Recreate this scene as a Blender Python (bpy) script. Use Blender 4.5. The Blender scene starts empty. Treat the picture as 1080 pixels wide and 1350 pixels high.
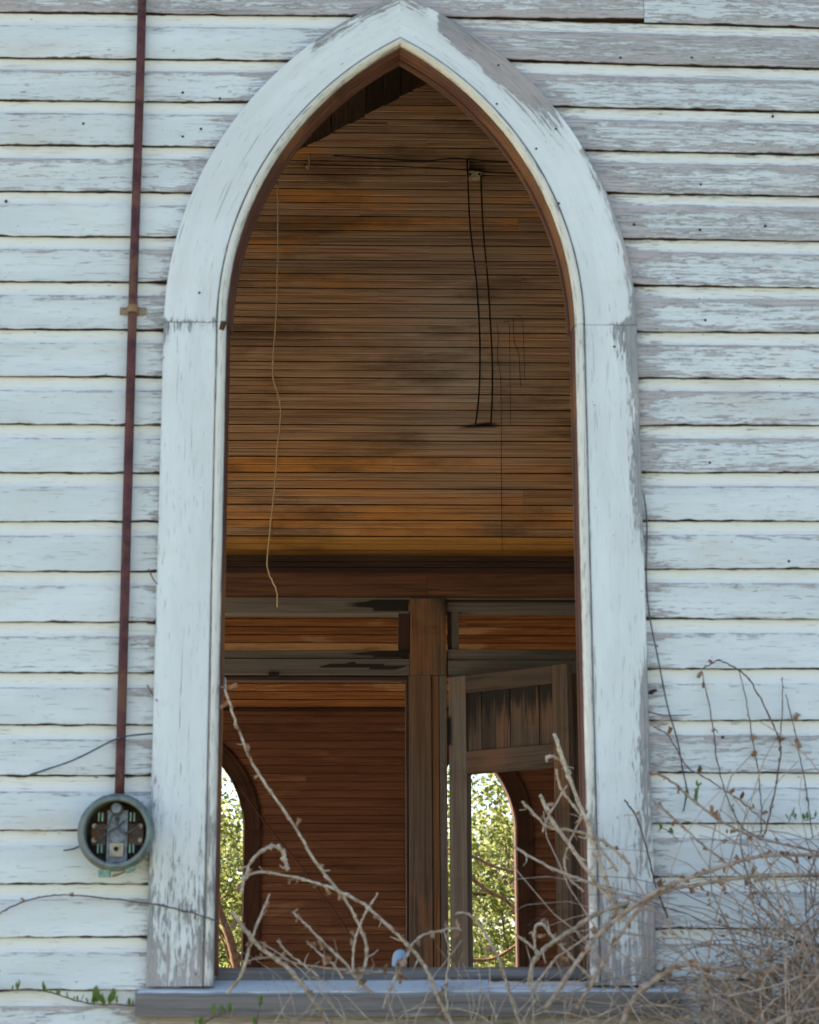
import bpy, bmesh, math, random
from mathutils import Vector, Matrix
random.seed(11)
scene = bpy.context.scene
col = scene.collection
R = math.radians

# ------------------------------------------------------------------ camera
cam_d = bpy.data.cameras.new("camera")
cam = bpy.data.objects.new("camera", cam_d)
col.objects.link(cam)
scene.camera = cam
cam.location = (-0.1323, -5.3161, 1.45)
yaw, pitch, roll = (0.02907, 0.23894, 0.00306)
f = Vector((math.sin(yaw) * math.cos(pitch), math.cos(yaw) * math.cos(pitch), math.sin(pitch)))
r_ = Vector((math.cos(yaw), -math.sin(yaw), 0))
u_ = r_.cross(f)
rr = math.cos(roll) * r_ - math.sin(roll) * u_
uu = math.sin(roll) * r_ + math.cos(roll) * u_
cam.rotation_euler = Matrix(((rr.x, uu.x, -f.x), (rr.y, uu.y, -f.y), (rr.z, uu.z, -f.z))).to_euler()
cam_d.sensor_fit = 'VERTICAL'
cam_d.sensor_height = 36.0
cam_d.lens = 71.467
cam_d.clip_start = 0.05
cam_d.clip_end = 900
cam_d.dof.use_dof = True
cam_d.dof.focus_distance = 10.2
cam_d.dof.aperture_fstop = 6.8

# ------------------------------------------------------------------ sky, sun, exposure
SUN = Vector((-0.80, 0.30, 0.62)).normalized()
world = bpy.data.worlds.new("World")
scene.world = world
world.use_nodes = True
wn = world.node_tree
wn.nodes.clear()
sky = wn.nodes.new('ShaderNodeTexSky')
sky.sky_type = 'NISHITA'
sky.sun_disc = False
sky.sun_elevation = math.asin(SUN.z)
sky.sun_rotation = math.atan2(SUN.x, SUN.y)
sky.air_density = 1.0
sky.dust_density = 0.7
sky.ozone_density = 1.0
bg = wn.nodes.new('ShaderNodeBackground')
bg.inputs[1].default_value = 0.068
wo = wn.nodes.new('ShaderNodeOutputWorld')
wn.links.new(sky.outputs[0], bg.inputs[0])
wn.links.new(bg.outputs[0], wo.inputs[0])
sun_d = bpy.data.lights.new("sun", 'SUN')
sun_d.energy = 5.0
sun_d.angle = R(0.55)
sun_d.color = (1.0, 0.94, 0.84)
sun = bpy.data.objects.new("sun", sun_d)
col.objects.link(sun)
sun.rotation_euler = (-SUN).to_track_quat('-Z', 'Y').to_euler()
vs = scene.view_settings
vs.view_transform = 'Standard'
vs.look = 'None'
vs.gamma = 1.0
vs.use_curve_mapping = False
vs.exposure = 2.42
try:
    scene.cycles.use_denoising = True
    scene.cycles.denoiser = 'OPENIMAGEDENOISE'
    scene.cycles.max_bounces = 10
    scene.cycles.diffuse_bounces = 6
    scene.cycles.sample_clamp_indirect = 6.0
    scene.cycles.caustics_reflective = False
    scene.cycles.caustics_refractive = False
except Exception:
    pass

# ------------------------------------------------------------------ material helpers
class NT:
    def __init__(self, name):
        self.m = bpy.data.materials.new(name)
        self.m.use_nodes = True
        self.t = self.m.node_tree
        self.b = self.t.nodes['Principled BSDF']
        self.b.inputs['Specular IOR Level'].default_value = 0.25
    def n(self, kind, **kw):
        x = self.t.nodes.new(kind)
        for k, v in kw.items():
            setattr(x, k, v)
        return x
    def link(self, a, b):
        self.t.links.new(a, b)
    def put(self, sock, v):
        if isinstance(v, (int, float)):
            sock.default_value = v
        elif isinstance(v, tuple):
            sock.default_value = (v + (1.0,))[:4] if sock.type == 'RGBA' else v
        else:
            self.link(v, sock)
    def math(self, op, a, b=0.0, c=0.0, clamp=False):
        x = self.n('ShaderNodeMath', operation=op)
        x.use_clamp = clamp
        self.put(x.inputs[0], a); self.put(x.inputs[1], b); self.put(x.inputs[2], c)
        return x.outputs[0]
    def vmath(self, op, a, b):
        x = self.n('ShaderNodeVectorMath', operation=op)
        self.put(x.inputs[0], a); self.put(x.inputs[1], b)
        return x.outputs[0]
    def mix(self, fac, a, b, blend='MIX'):
        x = self.n('ShaderNodeMix', data_type='RGBA', blend_type=blend)
        self.put(x.inputs[0], fac); self.put(x.inputs[6], a); self.put(x.inputs[7], b)
        return x.outputs[2]
    def noise(self, vec, scale=1.0, detail=5.0, rough=0.55, dist=0.0):
        x = self.n('ShaderNodeTexNoise')
        self.link(vec, x.inputs['Vector'])
        x.inputs['Scale'].default_value = scale
        x.inputs['Detail'].default_value = detail
        x.inputs['Roughness'].default_value = rough
        x.inputs['Distortion'].default_value = dist
        return x.outputs['Fac']
    def step(self, v, lo, hi, a=0.0, b=1.0):
        x = self.n('ShaderNodeMapRange', interpolation_type='SMOOTHSTEP')
        self.put(x.inputs[0], v); self.put(x.inputs[1], lo); self.put(x.inputs[2], hi)
        x.inputs[3].default_value = a; x.inputs[4].default_value = b
        return x.outputs[0]
    def attr(self, name):
        x = self.n('ShaderNodeAttribute', attribute_type='GEOMETRY', attribute_name=name)
        return x.outputs['Fac']
    def uv(self):
        """metres along the grain (x) and across it (y), moved by a random amount for each piece"""
        u = self.n('ShaderNodeUVMap', uv_map='UVMap').outputs[0]
        oi = self.n('ShaderNodeObjectInfo').outputs['Random']
        self.rnd = oi
        cx = self.n('ShaderNodeCombineXYZ')
        self.link(self.math('MULTIPLY', oi, 71.3), cx.inputs[0])
        self.link(self.math('MULTIPLY', oi, 23.7), cx.inputs[1])
        self.link(self.math('MULTIPLY', oi, 41.9), cx.inputs[2])
        return self.vmath('ADD', u, cx.outputs[0])
    def pos(self):
        return self.n('ShaderNodeNewGeometry').outputs['Position']
    def bump(self, h, strength=0.4, dist=0.004):
        x = self.n('ShaderNodeBump')
        x.inputs['Strength'].default_value = strength
        x.inputs['Distance'].default_value = dist
        self.link(h, x.inputs['Height'])
        self.link(x.outputs[0], self.b.inputs['Normal'])
    def done(self, colour, rough=0.8):
        self.put(self.b.inputs['Base Color'], colour)
        self.put(self.b.inputs['Roughness'], rough)
        return self.m

def wood_mat(name, base, dark, accent=None, accent_lo=0.5, accent_hi=0.62, vary=0.35, rough=0.75, gloss=None,
             grain=(2.2, 60.0), stain=(0.012, 0.009, 0.007), bump=0.35, blot=(0.7, 2.2), pale=None, soft=(0.30, 0.62), blotch=(0.52, 0.78, 0.62), drip=0.0):
    n = NT(name)
    p = n.uv()
    g = n.noise(n.vmath('MULTIPLY', p, (grain[0], grain[1], 1)), 1.0, 6, 0.62, 0.7)
    fine = n.noise(n.vmath('MULTIPLY', p, (grain[0] * 4, grain[1] * 5, 1)), 1.0, 3, 0.6)
    c = n.mix(n.step(g, 0.30, 0.68), dark, base)
    c = n.mix(n.math('MULTIPLY', n.step(fine, 0.55, 0.75), 0.35), c, dark)
    if accent:
        q = n.vmath('MULTIPLY', n.pos(), (blot[0], 1.0, blot[1]))
        bl = n.noise(q, 1.3, 6, 0.6, 0.4)
        bl = n.math('ADD', bl, n.math('MULTIPLY', n.math('SUBTRACT', n.rnd, 0.5), 0.22))
        bl = n.math('ADD', bl, n.math('MULTIPLY', n.math('SUBTRACT', g, 0.5), 0.25))
        a = n.step(bl, accent_lo, accent_hi)
        a = n.math('MAXIMUM', a, n.attr('varnish_glow'))
        ac = n.mix(n.step(g, 0.25, 0.6), tuple(x * 0.55 for x in accent), accent)
        c = n.mix(a, c, ac)
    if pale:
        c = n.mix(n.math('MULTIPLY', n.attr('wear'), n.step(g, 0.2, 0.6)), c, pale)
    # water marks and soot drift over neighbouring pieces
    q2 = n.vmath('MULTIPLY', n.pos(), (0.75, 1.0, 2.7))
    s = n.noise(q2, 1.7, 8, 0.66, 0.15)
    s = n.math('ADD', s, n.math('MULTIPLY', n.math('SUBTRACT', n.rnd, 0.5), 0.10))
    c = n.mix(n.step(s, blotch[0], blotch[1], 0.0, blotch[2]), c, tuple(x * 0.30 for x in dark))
    v = n.math('ADD', n.math('MULTIPLY', n.rnd, vary * 2), 1.0 - vary)
    c = n.mix(1.0, c, n.mix(v, (0, 0, 0), (1, 1, 1)), 'MULTIPLY')
    st = n.attr('stain')
    if drip:
        dn = n.noise(n.vmath('MULTIPLY', p, (1.3, 34.0, 1)), 1.0, 5, 0.62, 0.3)
        on = n.step(st, 0.0, 0.02)
        st = n.math('MULTIPLY', on, n.math('ADD', st, n.math('MULTIPLY', n.math('SUBTRACT', dn, 0.5), drip)))
    st = n.step(n.math('ADD', st, n.math('MULTIPLY', n.math('SUBTRACT', g, 0.5), 0.5)), soft[0], soft[1])
    c = n.mix(st, c, stain)
    n.bump(n.math('ADD', g, n.math('MULTIPLY', fine, 0.5)), bump, 0.003)
    return n.done(c, rough)

def paint_mat(name, wood=(0.49, 0.455, 0.46), wood_dark=(0.20, 0.18, 0.18), paint=(0.715, 0.765, 0.79), cream=(0.78, 0.765, 0.70),
              chip=(12.0, 110.0), bias=-0.045, tan=0.34):
    n = NT(name)
    p = n.uv()
    g = n.noise(n.vmath('MULTIPLY', p, (3.0, 105.0, 1)), 1.0, 8, 0.72, 1.3)
    fine = n.noise(n.vmath('MULTIPLY', p, (14.0, 420.0, 1)), 1.0, 3, 0.6)
    w = n.mix(n.step(g, 0.36, 0.58), wood_dark, wood)
    pink = n.noise(n.vmath('MULTIPLY', n.pos(), (1.4, 1, 5.0)), 1.0, 3, 0.5)
    w = n.mix(n.step(pink, 0.4, 0.65, 0, 0.55), w, (0.45, 0.365, 0.355))
    # paint colour: chalky white, a little uneven, tan run-off
    blotch = n.noise(n.vmath('MULTIPLY', p, (1.6, 9.0, 1)), 1.0, 5, 0.6)
    pc = n.mix(n.step(blotch, 0.35, 0.7), tuple(x * 0.86 for x in paint), paint)
    pc = n.mix(n.attr('cove'), pc, cream)
    tn = n.noise(n.vmath('MULTIPLY', n.pos(), (2.6, 1, 7.0)), 1.0, 5, 0.62, 0.3)
    pc = n.mix(n.step(tn, 0.52, 0.76, 0, tan), pc, (0.50, 0.40, 0.27))
    # worn: combed along the grain, thin hairline checks, patches
    ch = n.noise(n.vmath('MULTIPLY', p, (chip[0], chip[1], 1)), 1.0, 9, 0.72, 0.5)
    patch = n.noise(n.vmath('MULTIPLY', p, (3.1, 12.0, 1)), 1.0, 5, 0.6, 0.4)
    v = n.math('ADD', n.math('MULTIPLY', ch, 0.52), n.math('MULTIPLY', g, 0.42))
    v = n.math('ADD', v, n.math('MULTIPLY', patch, 0.17))
    v = n.math('ADD', v, n.math('MULTIPLY', n.attr('wear'), 0.34))
    v = n.math('ADD', v, bias)
    micro = n.noise(n.vmath('MULTIPLY', p, (34.0, 210.0, 1)), 1.0, 8, 0.75, 0.2)
    v2 = n.math('ADD', v, n.math('MULTIPLY', n.math('SUBTRACT', micro, 0.5), 0.44))
    bare = n.math('MULTIPLY', n.step(v2, 0.665, 0.70), 0.88)
    soft = n.step(v, 0.54, 0.70, 0, 0.40)          # paint worn thin
    c = n.mix(soft, pc, n.mix(0.5, pc, w))
    c = n.mix(bare, c, w)
    hair = n.step(n.math('ADD', fine, n.math('MULTIPLY', n.attr('wear'), 0.05)), 0.655, 0.70)
    c = n.mix(n.math('MULTIPLY', hair, 0.5), c, wood_dark)
    crack = n.noise(n.vmath('MULTIPLY', p, (3.2, 130.0, 1)), 1.0, 4, 0.6, 0.6)
    c = n.mix(n.step(crack, 0.655, 0.715, 0, 0.55), c, wood_dark)
    speck = n.noise(n.vmath('MULTIPLY', p, (55.0, 90.0, 1)), 1.0, 3, 0.5)
    c = n.mix(n.step(speck, 0.725, 0.765, 0, 0.75), c, (0.12, 0.09, 0.075))
    # soil in the joint
    d = n.attr('soil')
    dn = n.noise(n.vmath('MULTIPLY', p, (16.0, 8.0, 1)), 1.0, 5, 0.65)
    d = n.step(n.math('ADD', d, n.math('MULTIPLY', n.math('SUBTRACT', dn, 0.5), 1.5)), 0.42, 0.72)
    c = n.mix(d, c, (0.085, 0.052, 0.032))
    n.bump(n.math('SUBTRACT', n.math('MULTIPLY', g, 0.35), n.math('ADD', n.math('MULTIPLY', bare, 0.5), n.math('MULTIPLY', hair, 0.3))), 0.85, 0.003)
    return n.done(c, n.mix(bare, (0.62,) * 3, (0.9,) * 3))

def plain_mat(name, base, dark, scale=40.0, rough=0.7, metallic=0.0, bump=0.3, lo=0.35, hi=0.65, third=None):
    n = NT(name)
    p = n.pos()
    g = n.noise(p, scale, 6, 0.6, 0.3)
    c = n.mix(n.step(g, lo, hi), dark, base)
    if third:
        h = n.noise(p, scale * 0.37, 5, 0.6, 0.5)
        c = n.mix(n.step(h, 0.52, 0.62), c, third)
    oi = n.n('ShaderNodeObjectInfo').outputs['Random']
    v = n.math('ADD', n.math('MULTIPLY', oi, 0.4), 0.8)
    c = n.mix(1.0, c, n.mix(v, (0, 0, 0), (1, 1, 1)), 'MULTIPLY')
    n.b.inputs['Metallic'].default_value = metallic
    n.bump(g, bump, 0.002)
    return n.done(c, rough)

def leaf_mat(name, cols, trans, mixf=0.4):
    n = NT(name)
    isl = n.n('ShaderNodeNewGeometry').outputs['Random Per Island']
    c = n.mix(n.step(isl, 0.0, 0.7), cols[0], cols[1])
    c = n.mix(n.step(isl, 0.7, 1.0), c, cols[2])
    n.b.inputs['Specular IOR Level'].default_value = 0.06
    n.done(c, 0.6)
    tr = n.n('ShaderNodeBsdfTranslucent')
    n.link(n.mix(0.5, n.mix(1.0, c, (0.55, 0.55, 0.2), 'ADD'), trans), tr.inputs[0])
    n.put(tr.inputs[0], trans)
    mx = n.n('ShaderNodeMixShader')
    mx.inputs[0].default_value = mixf
    out = n.t.nodes['Material Output']
    n.link(n.b.outputs[0], mx.inputs[1]); n.link(tr.outputs[0], mx.inputs[2])
    n.link(mx.outputs[0], out.inputs[0])
    return n.m

M = {}
M['siding'] = paint_mat('peeling_siding_paint')
M['casing'] = paint_mat('peeling_casing_paint', chip=(13.0, 95.0), bias=-0.075, tan=0.12, paint=(0.75, 0.785, 0.80), cream=(0.70, 0.685, 0.63),
                        wood=(0.275, 0.28, 0.285), wood_dark=(0.15, 0.15, 0.155))
M['sheath'] = plain_mat('dark_sheathing', (0.075, 0.05, 0.033), (0.03, 0.02, 0.013), 18)
M['render_white'] = plain_mat('old_white_paint', (0.74, 0.74, 0.72), (0.6, 0.59, 0.56), 6)
M['lining'] = wood_mat('brown_lining_wood', (0.145, 0.062, 0.04), (0.055, 0.021, 0.016), (0.20, 0.09, 0.04), 0.5, 0.66, grain=(2, 90))
M['sill'] = wood_mat('weathered_sill_wood', (0.22, 0.20, 0.195), (0.11, 0.098, 0.093), (0.46, 0.50, 0.54), 0.66, 0.72, vary=0.12, grain=(2, 70))
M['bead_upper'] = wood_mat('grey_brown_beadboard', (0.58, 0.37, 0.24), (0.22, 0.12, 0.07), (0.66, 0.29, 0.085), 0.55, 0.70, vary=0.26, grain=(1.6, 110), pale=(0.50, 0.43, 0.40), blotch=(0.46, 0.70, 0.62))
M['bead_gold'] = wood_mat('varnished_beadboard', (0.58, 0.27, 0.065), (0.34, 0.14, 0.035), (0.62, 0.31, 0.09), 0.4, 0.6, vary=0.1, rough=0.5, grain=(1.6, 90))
M['header'] = wood_mat('red_brown_timber', (0.15, 0.062, 0.030), (0.06, 0.024, 0.013), (0.20, 0.095, 0.04), 0.52, 0.66, vary=0.15, grain=(1.5, 50), rough=0.6)
M['dark_trim'] = wood_mat('dark_moulding', (0.055, 0.026, 0.018), (0.025, 0.012, 0.009), vary=0.15)
M['grey_wood'] = wood_mat('grey_timber', (0.15, 0.125, 0.105), (0.085, 0.068, 0.056), (0.17, 0.10, 0.06), 0.60, 0.75, vary=0.2, grain=(1.5, 55))
M['door_wood'] = wood_mat('brown_door_timber', (0.10, 0.07, 0.05), (0.045, 0.03, 0.021), (0.13, 0.07, 0.042), 0.55, 0.7, vary=0.35, grain=(1.8, 60), soft=(0.25, 0.75), stain=(0.012, 0.008, 0.006), drip=2.6)
M['post'] = wood_mat('brown_post_timber', (0.125, 0.085, 0.06), (0.055, 0.034, 0.024), (0.19, 0.088, 0.038), 0.58, 0.72, vary=0.15, grain=(1.5, 60), blot=(2, 1.0))
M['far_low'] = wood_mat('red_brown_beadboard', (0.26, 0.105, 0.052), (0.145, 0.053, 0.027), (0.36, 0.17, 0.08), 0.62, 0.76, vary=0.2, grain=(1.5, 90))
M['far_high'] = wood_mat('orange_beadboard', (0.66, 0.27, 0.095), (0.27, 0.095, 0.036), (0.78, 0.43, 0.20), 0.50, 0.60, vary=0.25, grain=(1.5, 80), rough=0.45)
M['far_trim'] = wood_mat('dark_red_casing', (0.10, 0.04, 0.022), (0.045, 0.018, 0.011), vary=0.12)
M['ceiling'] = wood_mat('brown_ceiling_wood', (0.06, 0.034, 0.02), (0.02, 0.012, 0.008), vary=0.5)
M['old_board'] = wood_mat('pale_inner_boards', (0.50, 0.45, 0.39), (0.34, 0.29, 0.24), vary=0.1)
M['floor'] = wood_mat('worn_floor_wood', (0.46, 0.41, 0.35), (0.32, 0.27, 0.22), vary=0.1)
M['conduit'] = plain_mat('oxide_red_pipe', (0.115, 0.036, 0.036), (0.055, 0.018, 0.02), 25, 0.55, 0.0, 0.15, third=(0.13, 0.055, 0.035))
M['strap'] = plain_mat('rusty_strap_metal', (0.30, 0.24, 0.17), (0.30, 0.13, 0.04), 60, 0.6, 0.4)
M['meter'] = plain_mat('grey_green_enamel', (0.20, 0.245, 0.24), (0.105, 0.135, 0.13), 30, 0.5, 0.15, 0.2, third=(0.19, 0.205, 0.19))
M['meter_in'] = plain_mat('rusty_backplate', (0.12, 0.088, 0.07), (0.06, 0.034, 0.022), 35, 0.7, 0.2, third=(0.16, 0.07, 0.03))
M['verdigris'] = plain_mat('verdigris_copper', (0.22, 0.36, 0.29), (0.15, 0.22, 0.17), 80, 0.6, 0.3)
M['zinc'] = plain_mat('dull_zinc', (0.30, 0.325, 0.365), (0.17, 0.185, 0.22), 45, 0.5, 0.4)
M['wire'] = plain_mat('black_wire', (0.02, 0.018, 0.016), (0.01, 0.009, 0.008), 50, 0.7)
M['wire_grey'] = plain_mat('grey_wire', (0.10, 0.11, 0.125), (0.05, 0.055, 0.065), 50, 0.6)
M['porcelain'] = plain_mat('dirty_porcelain', (0.50, 0.42, 0.32), (0.30, 0.23, 0.16), 60, 0.4)
M['cord'] = plain_mat('pale_cord', (0.62, 0.48, 0.31), (0.48, 0.35, 0.21), 90, 0.9)
M['cane'] = plain_mat('dry_pale_cane', (0.54, 0.46, 0.37), (0.30, 0.22, 0.15), 60, 0.9, 0.0, 0.8, third=(0.42, 0.33, 0.27))
M['cane_brown'] = plain_mat('dry_brown_cane', (0.45, 0.355, 0.285), (0.25, 0.175, 0.13), 60, 0.9, 0.0, 0.8, third=(0.42, 0.34, 0.29))
M['tendril'] = plain_mat('dark_tendril', (0.19, 0.13, 0.115), (0.10, 0.068, 0.06), 60, 0.85)
M['dry_leaf'] = plain_mat('dry_leaf', (0.36, 0.23, 0.15), (0.19, 0.105, 0.06), 60, 0.9)
M['green_leaf'] = leaf_mat('small_green_leaf', ((0.055, 0.115, 0.025), (0.085, 0.16, 0.035), (0.14, 0.19, 0.05)), (0.14, 0.24, 0.04))
M['tree_leaf'] = leaf_mat('sunlit_tree_leaf', ((0.020, 0.036, 0.006), (0.055, 0.075, 0.011), (0.12, 0.12, 0.02)), (0.105, 0.105, 0.008))
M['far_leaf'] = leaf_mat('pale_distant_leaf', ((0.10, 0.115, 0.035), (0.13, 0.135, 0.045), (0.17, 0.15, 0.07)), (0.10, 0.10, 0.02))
M['bark'] = plain_mat('reddish_bark', (0.26, 0.13, 0.07), (0.12, 0.06, 0.035), 20, 0.9)
M['blue'] = plain_mat('faded_blue_plastic', (0.30, 0.40, 0.51), (0.22, 0.31, 0.42), 50, 0.5)
M['iron'] = plain_mat('black_iron', (0.02, 0.018, 0.018), (0.012, 0.01, 0.01), 60, 0.6, 0.5)
M['nail'] = plain_mat('rusty_nail', (0.055, 0.035, 0.03), (0.03, 0.018, 0.015), 60, 0.8)
gm = NT('dry_grass_ground')
gp = gm.pos()
gn = gm.noise(gp, 0.8, 8, 0.65)
M['ground'] = gm.done(gm.mix(gm.step(gn, 0.35, 0.65), (0.17, 0.14, 0.08), (0.085, 0.095, 0.04)), 0.95)
M['straw'] = plain_mat('straw_blades', (0.40, 0.30, 0.19), (0.22, 0.145, 0.085), 30, 0.9, third=(0.17, 0.15, 0.07))

# ------------------------------------------------------------------ object helpers
def put(o, parent=None, label=None, cat=None, group=None, kind=None):
    if parent is not None:
        o.parent = parent
    for k, v in (('label', label), ('category', cat), ('group', group), ('kind', kind)):
        if v:
            o[k] = v
    return o

def thing(name, label, cat, loc=(0, 0, 0), group=None):
    o = bpy.data.objects.new(name, None)
    o.empty_display_size = 0.1
    col.objects.link(o)
    o.location = loc
    return put(o, None, label, cat, group)

def finish(name, me, mat, parent=None, smooth=False, **kw):
    me.materials.append(M[mat])
    if smooth:
        me.polygons.foreach_set('use_smooth', [True] * len(me.polygons))
    o = bpy.data.objects.new(name, me)
    col.objects.link(o)
    if parent is not None:
        o.parent = parent
        o.matrix_parent_inverse = Matrix.Translation(-Vector(parent_loc(parent)))
    return put(o, None, **kw)

def parent_loc(p):
    v = Vector((0, 0, 0))
    while p is not None:
        v += p.location
        p = p.parent
    return v

def ring_mesh(name, rings, mat, parent=None, attrs=None, smooth=False, cap=True, us=None, **kw):
    """closed rings of points joined into a skin; UV in metres (u along the rings' path, v round them)"""
    n = len(rings[0])
    verts = [p for r in rings for p in r]
    faces, uvs = [], []
    if us is None:
        us = [0.0]
        for i in range(1, len(rings)):
            us.append(us[-1] + (Vector(rings[i][0]) - Vector(rings[i - 1][0])).length)
    v0 = [0.0]
    for j in range(1, n + 1):
        v0.append(v0[-1] + (Vector(rings[0][j % n]) - Vector(rings[0][j - 1])).length)
    for i in range(len(rings) - 1):
        for j in range(n):
            k = (j + 1) % n
            faces.append((i * n + j, i * n + k, (i + 1) * n + k, (i + 1) * n + j))
            uvs += [(us[i], v0[j]), (us[i], v0[j + 1]), (us[i + 1], v0[j + 1]), (us[i + 1], v0[j])]
    if cap:
        faces.append(tuple(range(n - 1, -1, -1)))
        uvs += [(us[0], v0[j]) for j in range(n - 1, -1, -1)]
        b = (len(rings) - 1) * n
        faces.append(tuple(range(b, b + n)))
        uvs += [(us[-1], v0[j]) for j in range(n)]
    me = bpy.data.meshes.new(name)
    me.from_pydata(verts, [], faces)
    ul = me.uv_layers.new(name='UVMap')
    ul.data.foreach_set('uv', [c for q in uvs for c in q])
    for an, vals in (attrs or {}).items():
        a = me.attributes.new(an, 'FLOAT', 'POINT')
        a.data.foreach_set('value', vals)
    bm = bmesh.new()
    bm.from_mesh(me)
    bmesh.ops.recalc_face_normals(bm, faces=bm.faces)
    bm.to_mesh(me)
    bm.free()
    return finish(name, me, mat, parent, smooth, **kw)

def plank(name, a, b, side, width, normal, thick, mat, parent=None, n=2, wob=0.0, cham=0.0015, grooves=(), attrs_fn=None, mid=1, **kw):
    """a board from a to b (centre line of its front face); side = across, normal = the way its front looks"""
    a, b, side, normal = Vector(a), Vector(b), Vector(side).normalized(), Vector(normal).normalized()
    h = width / 2
    prof = [(-h, -cham), (-h + cham, 0)]
    for k in range(1, mid):
        prof.append((-h + width * k / mid, 0))
    for g in grooves:
        gx = -h + width * g
        prof += [(gx - 0.0045, 0), (gx, -0.005), (gx + 0.0045, 0)]
    prof.sort(key=lambda q: q[0])
    prof += [(h - cham, 0), (h, -cham), (h, -thick), (-h, -thick)]
    rings, at = [], {}
    for i in range(n):
        t = i / (n - 1)
        c = a.lerp(b, t) + (normal * random.uniform(-wob, wob) + side * random.uniform(-wob, wob) if wob else Vector())
        ring = [tuple(c + side * s + normal * d) for s, d in prof]
        rings.append(ring)
        if attrs_fn:
            for j, (s, d) in enumerate(prof):
                for k2, v2 in attrs_fn(t, s / width + 0.5, ring[j]).items():
                    at.setdefault(k2, []).append(v2)
    return ring_mesh(name, rings, mat, parent, at, **kw)

def box(name, lo, hi, mat, parent=None, **kw):
    x0, y0, z0 = lo
    x1, y1, z1 = hi
    ex = (x1 - x0, y1 - y0, z1 - z0)
    if ex[0] >= ex[2]:
        rings = [[(x, y0, z0), (x, y0, z1), (x, y1, z1), (x, y1, z0)] for x in (x0, x1)]
    else:
        rings = [[(x0, y0, z), (x1, y0, z), (x1, y1, z), (x0, y1, z)] for z in (z0, z1)]
    return ring_mesh(name, rings, mat, parent, **kw)

def smooth_path(pts, per=6):
    p = [Vector(q) for q in pts]
    if len(p) < 3:
        return [p[0].lerp(p[-1], i / per) for i in range(per + 1)]
    out = []
    for i in range(len(p) - 1):
        p0, p1, p2, p3 = p[max(i - 1, 0)], p[i], p[i + 1], p[min(i + 2, len(p) - 1)]
        for k in range(per):
            t = k / per
            out.append(0.5 * ((2 * p1) + (p2 - p0) * t + (2 * p0 - 5 * p1 + 4 * p2 - p3) * t * t + (3 * p1 - p0 - 3 * p2 + p3) * t ** 3))
    out.append(p[-1])
    return out

def tube_rings(path, r0, r1, sides=6, knob=0.0):
    rings = []
    n = len(path)
    ref = Vector((0.13, 1.0, 0.21)).normalized()
    for i, c in enumerate(path):
        d = (path[min(i + 1, n - 1)] - path[max(i - 1, 0)])
        d = d.normalized() if d.length > 1e-9 else Vector((0, 0, 1))
        x = d.cross(ref)
        if x.length < 1e-3:
            x = d.cross(Vector((1, 0, 0)))
        x.normalize()
        y = d.cross(x)
        r = r0 + (r1 - r0) * i / max(n - 1, 1)
        r *= 1 + (random.uniform(-knob, knob) if knob else 0)
        rings.append([tuple(c + (x * math.cos(2 * math.pi * k / sides) + y * math.sin(2 * math.pi * k / sides)) * r) for k in range(sides)])
    return rings

def tube(name, pts, r0, r1, mat, parent=None, per=6, sides=6, jit=0.0, knob=0.08, **kw):
    path = smooth_path(pts, per)
    if jit:
        path = [q + Vector((random.gauss(0, jit), random.gauss(0, jit), random.gauss(0, jit))) for q in path]
    return ring_mesh(name, tube_rings(path, r0, r1, sides, knob), mat, parent, smooth=True, **kw)

def disc_ring(name, c, prof, mat, parent=None, seg=40, **kw):
    """turned shape about the y axis through c: prof = (radius, y) loop"""
    rings = []
    for k in range(seg + 1):
        a = 2 * math.pi * k / seg
        rings.append([(c[0] + r * math.cos(a), c[1] + y, c[2] + r * math.sin(a)) for r, y in prof])
    return ring_mesh(name, rings, mat, parent, smooth=True, cap=False, **kw)

def disc(name, c, r, t, mat, parent=None, seg=12, **kw):
    """short cylinder along y with its front at c"""
    rings = [[(c[0] + r * k * math.cos(2 * math.pi * i / seg), c[1] + y, c[2] + r * k * math.sin(2 * math.pi * i / seg)) for i in range(seg)]
             for k, y in ((0.75, 0), (1.0, t * 0.3), (1.0, t))]
    return ring_mesh(name, rings, mat, parent, **kw)

def hash01(*a):
    return math.modf(abs(math.sin(sum(v * w for v, w in zip(a, (12.9898, 78.233, 37.719))) * 1.0) * 43758.5453))[0]

# ------------------------------------------------------------------ dimensions
ZS = 3.272                    # spring line of the near arch
AI, HI_ = 0.480, 0.833        # half width and rise of the opening
AO, HO = 0.649, 0.990         # the same at the casing's outer edge
YP = 4.80                     # inner wall
YF = 13.5                     # far wall
XL, XR, XM = -3.6, 5.6, 1.0   # side walls and ridge
ZFLOOR = 0.75
def roof_z(x):
    return 6.154 + 0.577 * XM - 0.577 * abs(x - XM)

def arch_pt(o, t, cx=0.0, zs=ZS):
    """right half: t 0 at the spring, 1 at the apex; o = distance out from the opening's edge"""
    a = AI + o
    h = HI_ + o * (HO - HI_) / (AO - AI)
    Rr = (a * a + h * h) / (2 * a)
    t1 = math.asin(min(1, h / Rr))
    th = t * t1
    return cx + (a - Rr) + Rr * math.cos(th), zs + Rr * math.sin(th)

def arch_z(x, o, cx=0.0, zs=ZS):
    """height of the arch with offset o above abscissa x (None outside)"""
    a = AI + o
    h = HI_ + o * (HO - HI_) / (AO - AI)
    Rr = (a * a + h * h) / (2 * a)
    dx = abs(x - cx)
    if dx >= a:
        return None
    return zs + math.sqrt(max(0.0, Rr * Rr - (dx - (a - Rr)) ** 2))

def arch_x(z, o, cx=0.0, zs=ZS):
    """half width of the arch with offset o at height z"""
    a = AI + o
    if z <= zs:
        return a
    h = HI_ + o * (HO - HI_) / (AO - AI)
    Rr = (a * a + h * h) / (2 * a)
    if z - zs >= h:
        return 0.0
    return (a - Rr) + math.sqrt(Rr * Rr - (z - zs) ** 2)

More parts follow.
